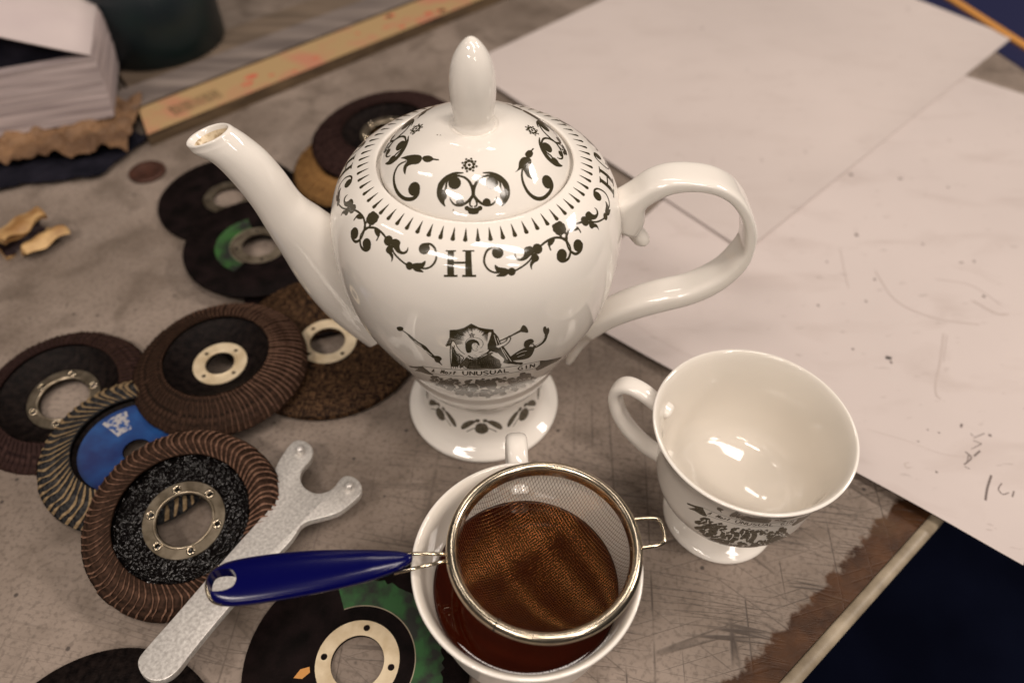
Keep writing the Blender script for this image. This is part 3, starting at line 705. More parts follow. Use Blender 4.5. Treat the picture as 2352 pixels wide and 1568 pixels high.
br = bloom([(1492, 1065), (1490, 1120), (1505, 1180), (1540, 1240), (1590, 1278), (1645, 1278), (1690, 1240), (1712, 1190), (1705, 1150)], (1678, 1158),
           [(1440, 1088), (1462, 1060), (1470, 1010), (1495, 978), (1530, 978), (1555, 990), (1560, 1020), (1545, 1060), (1550, 1110), (1570, 1140), (1530, 1120), (1505, 1080), (1490, 1062), (1465, 1075)],
           [(1525, 978), (1512, 955), (1530, 930), (1555, 926), (1572, 945), (1565, 970), (1545, 982)], [(1552, 930), (1570, 910), (1580, 914), (1562, 936)], None)
for k, p_ in ((0, bl), (0, br), (2, bl), (2, br)): p_.build('printed_bloom', M_INK, lid, rot=k * PI / 2)

# engraved emblem with banner on the belly
SRC = 4.0213
def z5(p): return ((950 + p[0] / SRC) / 1.062925, (760 + p[1] / SRC) / 1.062925)
class Flat:
    """records an emblem once in (theta, s) of the pot; replays it on any surface"""
    def __init__(s): s.ops = []
    def stroke(s, ps, *w, **k): s.ops.append(('s', [Rbody.hit(*z5(p)) for p in ps], w, k, 0))
    def light(s, ps, *w, **k): s.ops.append(('s', [Rbody.hit(*z5(p)) for p in ps], w, k, 1))
    def poly(s, ps, sm=3, layer=0): s.ops.append(('p', [Rbody.hit(*z5(p)) for p in ps], sm, None, layer))
    def dot(s, p, r_, ry=None, layer=0): s.ops.append(('d', Rbody.hit(*z5(p)), r_, ry, layer))
    def play(s, rev, parent, th0, s0, sc, names, z_lim=None, ink=None):
        c0 = Rbody.hit(*z5((880, 590))); R0 = Rbody.rz(c0[1])[0]; R1 = rev.rz(s0)[0]
        f = lambda q: (th0 + (q[0] - c0[0]) * R0 / R1 * sc, s0 + (q[1] - c0[1]) * sc)
        pr = {0: Print(rev, 0.006), 1: Print(rev, 0.010), 2: Print(rev, 0.013), 3: Print(rev, 0.0035)}
        for kind, a, w_, k_, ly in s.ops:
            if kind == 'd': pts = [a]
            else: pts = a
            if z_lim and any(f(q)[1] > z_lim for q in pts): continue
            if kind == 's': pr[ly].stroke([f(q) for q in a], *[x * sc for x in w_], **k_)
            elif kind == 'p': pr[ly].poly([f(q) for q in a], w_)
            else: pr[ly].dot(f(a), w_ * sc, (k_ or w_) * sc, n=9)
        for ly, nm, mt in ((0, names[0], ink or M_INK), (1, 'print_highlight', M_POT), (2, 'print_detail', ink or M_INK), (3, 'print_half_tone', M_INK2)):
            if pr[ly].V: pr[ly].build(nm, mt, parent)
E_ = Flat(); rnd = random.Random(3)
cx_, cy_ = 832, 300
bnd = [(555, 335), (592, 255), (595, 185), (665, 180), (735, 160), (805, 120), (880, 155), (950, 170), (1022, 178), (1040, 240), (1060, 300)]
for i in range(len(bnd) - 1):
    for k in range(5):
        t = k / 5; bx_ = bnd[i][0] * (1 - t) + bnd[i + 1][0] * t; by_ = bnd[i][1] * (1 - t) + bnd[i + 1][1] * t
        d_ = math.hypot(bx_ - cx_, by_ - cy_); u0 = (96 + rnd.uniform(0, 34)) / d_
        E_.stroke([(cx_ + (bx_ - cx_) * u0, cy_ + (by_ - cy_) * u0), ((bx_ + cx_) / 2 + (bx_ - cx_) * u0 / 2, (by_ + cy_) / 2 + (by_ - cy_) * u0 / 2), (bx_, by_)], 0.012, 0.10, k=2)
for k in range(24):
    a0, a1 = 2 * PI * k / 24, 2 * PI * (k + 1) / 24
    if math.sin(a0) > 0.55: continue
    E_.stroke([(cx_ + 4 + 88 * math.cos(a0), 316 + 62 * math.sin(a0)), (cx_ + 4 + 88 * math.cos(a1), 316 + 62 * math.sin(a1))], 0.022, k=1)
for k in range(5):
    a = -PI / 2 + k * 4 * PI / 5; b_ = a + 4 * PI / 5
    E_.stroke([(812 + 32 * math.cos(a), 232 + 24 * math.sin(a)), (812 + 32 * math.cos(b_), 232 + 24 * math.sin(b_))], 0.028, k=1)
# wing (left)
E_.poly([(605, 330), (618, 295), (640, 292), (662, 330), (690, 375), (740, 410), (745, 440), (715, 470), (690, 520), (660, 560), (618, 562), (606, 480), (600, 400)], 3, 1)
for ps in ([(605, 330), (618, 292), (645, 300), (668, 345), (700, 385), (745, 420)], [(605, 330), (600, 420), (612, 560)], [(640, 330), (640, 380), (660, 420), (720, 440)], [(620, 400), (650, 430), (660, 470), (650, 560)],
           [(640, 400), (690, 440), (690, 500), (668, 552)], [(622, 450), (640, 480), (630, 555)], [(680, 410), (730, 450), (712, 490)], [(625, 345), (655, 400)], [(625, 520), (700, 470)]): E_.ops.append(('s', [Rbody.hit(*z5(p)) for p in ps], (0.05, 0.03), {}, 2))
# figure
E_.poly([(748, 330), (775, 285), (825, 272), (872, 292), (888, 330), (868, 345), (820, 380), (800, 400), (762, 400)], 3)
E_.poly([(812, 345), (818, 318), (845, 308), (868, 318), (884, 344), (880, 360), (862, 382), (836, 386), (836, 400), (900, 395), (960, 370), (975, 385), (900, 440), (850, 470), (780, 462), (770, 430), (805, 402)], 3, 1)
for ps, w_ in (([(834, 322), (850, 320)], .04), ([(862, 322), (874, 326)], .04), ([(862, 330), (868, 348), (858, 350)], .025), ([(850, 364), (868, 362)], .03), ([(812, 345), (820, 372), (850, 386), (872, 372)], .03),
               ([(775, 430), (840, 462), (920, 430), (975, 395)], .08), ([(790, 470), (860, 478), (930, 455)], .09), ([(880, 470), (875, 510), (890, 530)], .07), ([(770, 560), (790, 510), (840, 490)], .07), ([(700, 520), (745, 560), (770, 562)], .04),
               ([(835, 425), (870, 440)], .02), ([(880, 400), (930, 388)], .03), ([(900, 425), (950, 405)], .03)):
    E_.ops.append(('s', [Rbody.hit(*z5(p)) for p in ps], (w_, w_ * .6), {}, 2))
E_.poly([(880, 490), (940, 465), (1010, 455), (1070, 480), (1085, 530), (1075, 552), (960, 560), (880, 555), (840, 560), (900, 520)], 3, 3)
for k in range(9): E_.ops.append(('s', [Rbody.hit(*z5(p)) for p in [(870 + k * 22, 470 + (k % 3) * 5), (900 + k * 18, 505 + (k % 2) * 12), (905 + k * 20, 548)]], (0.03, 0.05), {}, 2))
# far wing, trumpet and arm
E_.poly([(770, 445), (860, 462), (950, 430), (1010, 400), (1090, 470), (1095, 552), (960, 562), (785, 566), (735, 535), (700, 560), (690, 520), (740, 470)], 2, 3)
for k in range(16): E_.ops.append(('s', [Rbody.hit(*z5(p)) for p in [(615 + k * 7, 330 + k * 9), (618 + k * 5, 420 + k * 6), (612 + k * 4, 540)]], (0.018, 0.03), {}, 2))
for k in range(12): E_.ops.append(('s', [Rbody.hit(*z5(p)) for p in [(790 + k * 16, 440 + (k % 2) * 6), (780 + k * 17, 480 + (k % 3) * 6), (800 + k * 12, 530)]], (0.02, 0.035), {}, 2))
E_.poly([(990, 230), (1010, 205), (1040, 212), (1075, 255), (1090, 300), (1130, 350), (1165, 400), (1195, 445), (1220, 490), (1260, 520), (1195, 512), (1130, 505), (1085, 440), (1040, 400), (990, 385), (965, 330)], 2)
E_.poly([(1000, 420), (1060, 405), (1090, 430), (1130, 470), (1100, 515), (1085, 475), (1040, 450)], 3, 1)
for ps in ([(1030, 230), (1060, 330)], [(1060, 260), (1120, 400)], [(1120, 370), (1200, 490)], [(1090, 340), (1160, 470)]): E_.ops.append(('s', [Rbody.hit(*z5(p)) for p in ps], (0.02, 0.03), {}, 1))
E_.poly([(975, 210), (1002, 206), (992, 250), (975, 300), (960, 330), (968, 260)], 3, 1)
E_.stroke([(965, 345), (1060, 300), (1180, 246), (1250, 210), (1298, 186)], 0.05, 0.16, 0.09)
E_.poly([(1285, 185), (1300, 150), (1318, 132), (1345, 148), (1363, 182), (1360, 207), (1325, 204), (1298, 200)], 3)
E_.light([(1060, 350), (1105, 325), (1150, 300), (1178, 262)], 0.20, 0.12)
for ps in ([(1050, 366), (1110, 345), (1165, 310), (1192, 265), (1175, 235)], [(1062, 330), (1110, 308), (1150, 285), (1160, 250)]): E_.ops.append(('s', [Rbody.hit(*z5(p)) for p in ps], (0.05, 0.05), {}, 2))
E_.poly([(975, 330), (1010, 318), (1060, 330), (1085, 350), (1060, 385), (1010, 380), (960, 420), (965, 370)], 3)
# flying figure on the right
E_.poly([(1322, 330), (1330, 295), (1360, 275), (1395, 268), (1418, 282), (1416, 305), (1390, 318), (1370, 345), (1335, 350)], 3)
E_.stroke([(1390, 322), (1412, 318), (1424, 340), (1405, 352)], 0.05)
E_.poly([(1180, 455), (1240, 405), (1300, 370), (1360, 345), (1425, 352), (1415, 400), (1385, 445), (1330, 468), (1260, 476), (1200, 480)], 3)
E_.light([(1250, 420), (1300, 395), (1350, 385)], 0.03); E_.light([(1260, 445), (1330, 420)], 0.03)
E_.stroke([(1415, 352), (1470, 328), (1515, 292), (1540, 240), (1548, 190)], 0.24, 0.14, 0.22); E_.light([(1440, 338), (1495, 300), (1528, 245)], 0.05, 0.03)
E_.poly([(1512, 190), (1515, 155), (1535, 145), (1548, 170), (1560, 155), (1573, 185), (1560, 225), (1530, 228)], 3)
E_.poly([(1110, 475), (1180, 470), (1250, 495), (1310, 500), (1300, 520), (1250, 515), (1180, 505), (1110, 500)], 3)
# arm reaching in from the left
E_.poly([(75, 160), (95, 148), (130, 152), (140, 175), (115, 192), (88, 185)], 3)
E_.stroke([(120, 178), (165, 208), (205, 240)], 0.05, 0.16, 0.08)
E_.stroke([(200, 238), (270, 300), (340, 345), (390, 400), (450, 455)], 0.18, 0.22, 0.26); E_.light([(250, 290), (320, 338)], 0.06, 0.04); E_.light([(350, 378), (420, 430)], 0.07, 0.04)
E_.poly([(440, 440), (480, 435), (512, 452), (515, 470), (500, 490), (525, 530), (490, 505), (455, 490)], 3)
# banner
ban_t = [(330, 536), (450, 552), (600, 566), (800, 571), (950, 568), (1150, 546), (1320, 518), (1480, 484)]
ban_b = [(420, 606), (560, 622), (700, 632), (880, 637), (1000, 628), (1150, 606), (1300, 582), (1440, 552)]
E_.poly(ban_t + ban_b[::-1], 1, 1)
for bb in (ban_t, ban_b): E_.ops.append(('s', [Rbody.hit(*z5(p)) for p in bb], (0.035, 0.035), {}, 2))
E_.poly([(195, 532), (260, 540), (330, 536), (350, 556), (420, 606), (430, 622), (370, 612), (310, 592), (250, 580), (285, 562), (215, 548)], 2)
E_.poly([(1480, 484), (1530, 480), (1600, 468), (1695, 445), (1660, 478), (1600, 510), (1530, 545), (1455, 578), (1438, 556), (1480, 520)], 2)
LET = {'U': [[(0, 0), (0, .7), (.5, 1), (1, .7), (1, 0)]], 'N': [[(0, 1), (0, 0)], [(0, 0), (1, 1)], [(1, 1), (1, 0)]], 'S': [[(1, .15), (.5, 0), (0, .25), (.5, .5), (1, .75), (.5, 1), (0, .85)]], 'A': [[(0, 1), (.5, 0)], [(.5, 0), (1, 1)], [(.2, .65), (.8, .65)]],
       'L': [[(0, 0), (0, 1)], [(0, 1), (1, 1)]], 'G': [[(1, .15), (.5, 0), (0, .5), (.5, 1), (1, .85)], [(1, .85), (1, .55)], [(1, .55), (.6, .55)]], 'I': [[(.5, 0), (.5, 1)]], 'M': [[(0, 1), (0.1, 0)], [(.1, 0), (.5, .8)], [(.5, .8), (.9, 0)], [(.9, 0), (1, 1)]],
       'o': [[(.5, .4), (0, .7), (.5, 1), (1, .7), (.5, .4)]], 's': [[(1, .45), (.3, .45), (.7, .75), (0, 1)]], 't': [[(.5, .1), (.4, 1)], [(0, .4), (1, .4)]]}
def bandpt(u, v):
    xt = 420 + u * 1020; yt = np.interp(xt, [p[0] for p in ban_t], [p[1] for p in ban_t]); yb = np.interp(xt, [p[0] for p in ban_b], [p[1] for p in ban_b])
    return (xt, yt * (1 - v) + yb * v)
def word(txt, u0, du, v0=0.22, v1=0.80, lw=0.06, slant=0.0):
    for i, c_ in enumerate(txt):
        for st in LET.get(c_, []):
            E_.ops.append(('s', [Rbody.hit(*z5(bandpt(u0 + du * (i + 0.68 * x + slant * (1 - y)), v0 + (v1 - v0) * y))) for x, y in st], (lw, lw * .8), {}, 2))
word('A', 0.0, 0.030, slant=0.3); word('Most', 0.085, 0.038, slant=0.3, lw=0.075); word('UNUSUAL', 0.30, 0.066, lw=0.075); word('GIN', 0.83, 0.058, lw=0.075)
# crowd of small engraved shapes under the banner
def below(x): return np.interp(x, [420, 640, 900, 1150, 1400], [640, 655, 660, 635, 600])
def bot(x): return np.interp(x, [400, 500, 650, 800, 950, 1100, 1250, 1400, 1450], [650, 730, 790, 835, 845, 820, 760, 700, 620])
for k in range(190):
    x = rnd.uniform(430, 1430); y0, y1 = below(x), bot(x)
    if y1 < y0 + 8: continue
    y = y0 + (y1 - y0) * rnd.random() ** 0.8; a = rnd.uniform(18, 40)
    pts = [(x + a * math.cos(q) * rnd.uniform(.5, 1.3), y + a * 0.55 * math.sin(q) * rnd.uniform(.5, 1.2)) for q in [2 * PI * i / 6 for i in range(6)]]
    E_.poly(pts, 2, 3 if y > y0 + (y1 - y0) * .72 or rnd.random() < .15 else 0)
for k in range(46):
    x = rnd.uniform(450, 1400); y = rnd.uniform(below(x), bot(x) - 10); E_.light([(x, y), (x + rnd.uniform(-35, 35), y + rnd.uniform(-12, 14)), (x + rnd.uniform(-50, 50), y + rnd.uniform(-10, 22))], 0.09, 0.03)
for (x, y, a) in ((820, 745, 52), (1000, 720, 58), (905, 700, 40)):
    E_.poly([(x + a * math.cos(q), y + a * .8 * math.sin(q)) for q in [2 * PI * i / 9 for i in range(9)]], 2)
    E_.light([(x - a * .5, y - a * .4), (x - a * .2, y), (x - a * .35, y + a * .5)], 0.08, 0.03)
c0 = Rbody.hit(*z5((880, 590)))
E_.play(Rbody, teapot, c0[0], c0[1], 1.0, ('printed_emblem',))
# repeated crest on the pedestal
pd = Print(Rfoot, 0.007)
s_mid = Rfoot.hit(1106, 978)[1]; tC = Rfoot.hit(1106, 978)[0]; rF = Rfoot.rz(s_mid)[0]
def fp(x, y): return (tC + x / rF, s_mid + y)
for sg in (1, -1):
    pd.poly([fp(sg * .30, .35), fp(sg * .55, .05), fp(sg * 1.05, -.45), fp(sg * 1.20, -.35), fp(sg * 1.05, .05), fp(sg * .62, .40)], 3)
    pd.stroke([fp(sg * .15, -.1), fp(sg * .5, -.25), fp(sg * .85, -.55)], .06)
    pd.dot(fp(sg * .22, .42), .14)
pd.poly([fp(-.36, -.42), fp(0, -.62), fp(.36, -.42), fp(.34, .0), fp(.16, .22), fp(-.16, .22), fp(-.34, .0)], 3)
for k in range(8): pd.build('printed_pedestal_crest', M_INK2, teapot, rot=k * PI / 4)
for q_, r_ in (((688, 806), .06), ((700, 800), .04), ((868, 813), .03), ((890, 815), .025), ((985, 1365), .03)):
    sp_ = Print(Rlid, 0.007); sp_.dot(hl(q_), r_); sp_.build('glaze_speck', M_INK2, lid)


# ------------------------------------------------------------------ teacups
cup_prof = [(2.55, 0.05), (2.84, 0.0), (3.00, 0.10), (3.00, 0.24), (2.82, 0.42), (2.25, 0.68), (1.72, 0.98), (1.52, 1.30), (1.52, 1.50), (1.90, 1.76), (2.60, 2.02), (3.15, 2.55), (3.66, 3.30), (3.96, 4.1), (4.06, 5.0), (4.13, 5.9), (4.24, 6.8), (4.45, 7.6), (4.68, 8.15), (4.77, 8.36), (4.78, 8.44), (4.72, 8.49),
            (4.60, 8.46), (4.42, 8.15), (4.20, 7.4), (4.04, 6.5), (3.94, 5.6), (3.84, 4.7), (3.62, 3.7), (3.20, 3.0), (2.5, 2.6), (1.7, 2.3), (0.8, 2.18), (0, 2.16)]
def cup(label, base, ang, hook=True):
    t = thing('teacup', label, 'teacup', base, None, 'matching white teacups with pedestal feet')
    P = catmull(cup_prof, 4); P[-1] = np.array((0, 2.16)); R_ = Rev([tuple(p) for p in P], base, 1)
    it = int(np.argmax(R_.P[:, 1]))
    obj('bowl_and_foot', *revolve([tuple(p) for p in R_.P[:it + 1]], 128), M_POT, t)
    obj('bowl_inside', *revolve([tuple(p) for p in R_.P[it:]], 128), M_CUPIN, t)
    d = np.array((math.cos(ang), math.sin(ang), 0)); sd = np.array((-d[1], d[0], 0))
    def hp(r_, z): return d * r_ + np.array((0, 0, z))
    pth = catmull([hp(4.00, 6.95), hp(4.75, 7.35), hp(5.6, 7.75), hp(6.35, 7.78), hp(6.80, 7.3), hp(6.85, 6.5), hp(6.55, 5.5), hp(5.9, 4.5), hp(5.0, 3.7), hp(4.3, 3.35), hp(3.3, 3.15)], 6)
    n_ = len(pth); ra = [0.36 - 0.05 * math.sin(PI * i / n_) for i in range(n_)]; rb = [0.45 + 0.08 * math.sin(PI * i / n_) for i in range(n_)]
    h_ = obj('handle', *tube(pth, ra, rb, sd, 24, power=2.6), M_POT, t)
    return t, R_
CB = (11.5, 20.97, 0.0); TB = (0.70, 14.07, 0.0)
c1_, RC = cup('empty white porcelain teacup with printed crest standing beside the paper sheets', CB, rad(153))
c2_, RT = cup('white porcelain teacup full of dark tea under the blue handled strainer', TB, rad(94))
# crest on the side of the empty cup, facing the camera's left
th_e = RC.hit(1690, 1215); 
E_.play(RC, c1_, RC.hit(1722, 1200)[0], RC.hit(1722, 1200)[1], 0.80, ('printed_emblem',), z_lim=float(RC.s[int(np.argmax(RC.P[:, 1]))]) - 0.2, ink=M_INK2)
# tea
lv = 6.35; rl = 4.00
tea = obj('tea', *revolve([(rl, lv - 0.3), (rl, lv), (rl - 0.12, lv - 0.035), (rl - 0.4, lv - 0.05), (2.0, lv - 0.05), (0, lv - 0.05)], 96, TB), M_TEA); tag(tea, 'dark red brown tea filling the cup under the strainer', 'tea')

# ------------------------------------------------------------------ tea strainer
STC = np.array((1.40, 14.52, 8.95)); SR = 3.96
st = thing('tea_strainer', 'steel mesh tea strainer with shiny dark blue handle resting across the tea-filled cup', 'tea strainer', tuple(STC), Quaternion((1, 0, 0), rad(-1.0)))
ringp = [(SR - 0.42, -0.28), (SR - 0.36, 0.02), (SR - 0.28, 0.17), (SR - 0.16, 0.225), (SR - 0.04, 0.20), (SR + 0.07, 0.08), (SR + 0.10, -0.06), (SR + 0.06, -0.20), (SR - 0.06, -0.27), (SR - 0.10, -0.16), (SR - 0.16, -0.05), (SR - 0.30, -0.10), (SR - 0.36, -0.30), (SR - 0.42, -0.28)]
obj('rim', *revolve([tuple(p) for p in catmull(ringp, 3)], 160), M_STEELR, st)
# rolled edge overlap seam
sa = math.atan2(-(1400 - 1262) * 1.05, -(1250 - 1168)) 
sp_ = [(math.cos(a) * (SR - 0.13) , math.sin(a) * (SR - 0.13), 0.0) for a in (sa - 0.006, sa, sa + 0.006)]
obj('rim_seam', *tube([np.array(p) for p in sp_], 0.275, 0.262, (0, 0, 1), 20), M_DARK, st)
def bowlz(r_): 
    q = min(1.0, r_ / (SR - 0.34)); return -0.08 - 2.45 * (1 - q ** 2) ** 0.62
V, F = [], []
pit = 0.112; nw = int((SR - 0.36) / pit); wr = 0.0092
def wire(pts, ph):
    global V, F
    b0 = len(V); n = len(pts)
    for i, p in enumerate(pts):
        T = pts[min(i + 1, n - 1)] - pts[max(i - 1, 0)]; T /= np.linalg.norm(T) + 1e-12
        a = np.cross(T, (0, 0, 1)); a /= np.linalg.norm(a) + 1e-12; b_ = np.cross(a, T)
        for (c_, s_) in ((1, 0), (0, 1), (-1, 0), (0, -1)): V.append(p + a * wr * c_ + b_ * wr * s_)
    for i in range(n - 1):
        for k in range(4): F.append((b0 + 4 * i + k, b0 + 4 * i + (k + 1) % 4, b0 + 4 * i + 4 + (k + 1) % 4, b0 + 4 * i + 4 + k))
wa = rad(34)
for ax in (0, 1):
    for i in range(-nw, nw + 1):
        c_ = i * pit; L_ = math.sqrt(max(0, (SR - 0.36) ** 2 - c_ ** 2)); n = max(4, int(2 * L_ / 0.11)); pts = []
        for k in range(n + 1):
            t_ = -L_ + 2 * L_ * k / n; x, y = (t_, c_) if ax == 0 else (c_, t_)
            z = bowlz(math.hypot(x, y)) + 0.012 * (1 if (k + i + ax) % 2 else -1)
            pts.append(np.array((x * math.cos(wa) - y * math.sin(wa), x * math.sin(wa) + y * math.cos(wa), z)))
        wire(pts, ax)
obj('wire_mesh', V, F, M_WIRE, st, kind='stuff')
def lz(x, y, z): 
    p = PZ(x, y, STC[2] + z) - STC; return p
# side hook
hk = [lz(1440, 1193, -.1), lz(1470, 1190, -.05), lz(1500, 1189, 0), lz(1514, 1193, 0), lz(1523, 1212, 0), lz(1527, 1236, 0), lz(1521, 1247, 0), lz(1500, 1253, 0), lz(1474, 1257, -.05), lz(1448, 1260, -.1)]
obj('hook', *tube(catmull(hk, 6), 0.085, 0.085, (0, 0, 1), 12), M_STEEL, st)
for a, b_ in (((1045, 1272), (905, 1271)), ((1045, 1283), (905, 1316))):
    obj('handle_wire', *tube([lz(*a, -.1), (lz(*a, -.1) + lz(*b_, .05)) / 2, lz(*b_, .05)], 0.075, 0.075, (0, 0, 1), 12), M_STEEL, st)
# blue handle: flat drop-shaped grip with a hanging hole
stn = [(946, 1274, 1282), (938, 1270, 1294), (920, 1267, 1306), (890, 1265, 1319), (840, 1264, 1336), (760, 1264, 1356), (690, 1267, 1370), (620, 1274, 1382), (560, 1283, 1390), (525, 1291, 1391), (503, 1301, 1387), (489, 1314, 1378), (481, 1330, 1366), (478, 1345, 1353)]
hol = catmull([(512, 1314), (538, 1316), (548, 1334), (540, 1354), (514, 1364), (488, 1363), (482, 1344), (490, 1322)], 4, True)
HP = [lz(p[0], p[1], 0.15)[:2] for p in hol]
gp = []; gw = []; gt = []
for (x, a, b_) in stn:
    A2_, B2_ = lz(x, a, 0.1), lz(x, b_, 0.1); gp.append((A2_ + B2_) / 2); gw.append(np.linalg.norm(A2_ - B2_) / 2)
gps = catmull(gp, 4); gws = [float(v[0]) for v in catmull([(w_,) for w_ in gw], 4)]
for w_ in gws: gt.append(0.08 + 0.30 * min(1, w_ / 0.62) ** 0.8)
dl = gps[-1] - gps[0]; sd_ = np.array((-dl[1], dl[0], 0)); sd_ /= np.linalg.norm(sd_)
V, F = tube(gps, gt, gws, sd_, 36, power=2.3)
grip = obj('handle_grip', V, F, M_BLUE, st)
cut = obj('hole_cutter', *plate([[(float(p[0]), float(p[1])) for p in HP]], -2, 2), M_BLUE, st, smooth=False)
bpy.context.view_layer.update()
bmod = grip.modifiers.new('b', 'BOOLEAN'); bmod.operation = 'DIFFERENCE'; bmod.object = cut; bmod.solver = 'EXACT'
bpy.context.view_layer.update()
dg = bpy.context.evaluated_depsgraph_get(); me2 = bpy.data.meshes.new_from_object(grip.evaluated_get(dg))
grip.modifiers.clear(); grip.data = me2; bpy.data.objects.remove(cut); smooth_by_angle(grip, 50)
lp = [lz(505, 1300, .1), lz(488, 1315, .1), lz(477, 1338, .1), lz(478, 1360, .1), lz(490, 1380, .1), lz(512, 1388, .1)]
obj('hanging_loop', *tube(catmull(lp, 6), 0.09, 0.09, (0, 0, 1), 12), M_STEEL, st)

# ------------------------------------------------------------------ pin spanner
def zs(p): return ((100 + p[0] / 2.3511) / 1.062925, (1000 + p[1] / 2.3511) / 1.062925)
so = [(1480, 173), (1520, 182), (1552, 208), (1562, 245), (1545, 290), (1508, 330), (1490, 375), (1495, 418), (1525, 455), (1575, 477), (1630, 473), (1680, 445), (1715, 400), (1750, 378), (1795, 385), (1830, 415), (1842, 450), (1828, 490), (1760, 550), (1700, 590), (1600, 620), (1540, 635), (1490, 665), (1440, 740), (1330, 860), (1080, 1130), (880, 1370), (800, 1475), (740, 1530), (680, 1552), (620, 1545), (572, 1505), (556, 1440), (600, 1370), (760, 1190), (950, 970), (1100, 800), (1270, 610), (1318, 540), (1335, 440), (1345, 340), (1372, 280), (1420, 210), (1450, 182)]
p0, p1 = PZ(*zs((1560, 560)), 2.0), PZ(*zs((680, 1450)), 3.1)
def spz(x, y):        # height of the spanner's plane above the bench
    d_ = (p1 - p0)[:2]; return lambda q: p0[2] + (p1[2] - p0[2]) * np.dot(q[:2] - p0[:2], d_) / np.dot(d_, d_)
hz_ = spz(0, 0)
def onsp(x, y):
    z = 1.0
    for _ in range(12): q = PZ(x, y, z); z = hz_(q)
    return PZ(x, y, z)
W = [onsp(*zs(p)) for p in so]
ux = (onsp(*zs((680, 1450))) - onsp(*zs((1560, 560)))); ux /= np.linalg.norm(ux)
hn = np.array([-(p1[2] - p0[2]) / np.linalg.norm((p1 - p0)[:2]) * (p1 - p0)[0] / np.linalg.norm((p1 - p0)[:2]), -(p1[2] - p0[2]) / np.linalg.norm((p1 - p0)[:2]) * (p1 - p0)[1] / np.linalg.norm((p1 - p0)[:2]), 1.0]); hn /= np.linalg.norm(hn)
uy = np.cross(hn, ux); org = onsp(*zs((1000, 1000)))
q_ = Matrix(((ux[0], uy[0], hn[0]), (ux[1], uy[1], hn[1]), (ux[2], uy[2], hn[2]))).to_quaternion()
spn = thing('pin_spanner', 'flat silver two-pin grinder spanner lying under the strainer handle', 'spanner', tuple(org), q_)
L2d = [(float(np.dot(p - org, ux)), float(np.dot(p - org, uy))) for p in W]
o = obj('spanner_body', *plate([[tuple(p) for p in catmull(L2d, 3, True)]], -0.42, 0.0, 0.05), M_SPAN, spn); smooth_by_angle(o, 40)
for p in ((1490, 240), (1770, 450)):
    q = onsp(*zs(p)) - org; a, b_ = float(np.dot(q, ux)), float(np.dot(q, uy))
    obj('pin', *revolve([(0.27, -0.02), (0.27, 0.10), (0.23, 0.32), (0.16, 0.40), (0, 0.42)], 24, (a, b_, 0)), M_SPAN, spn)

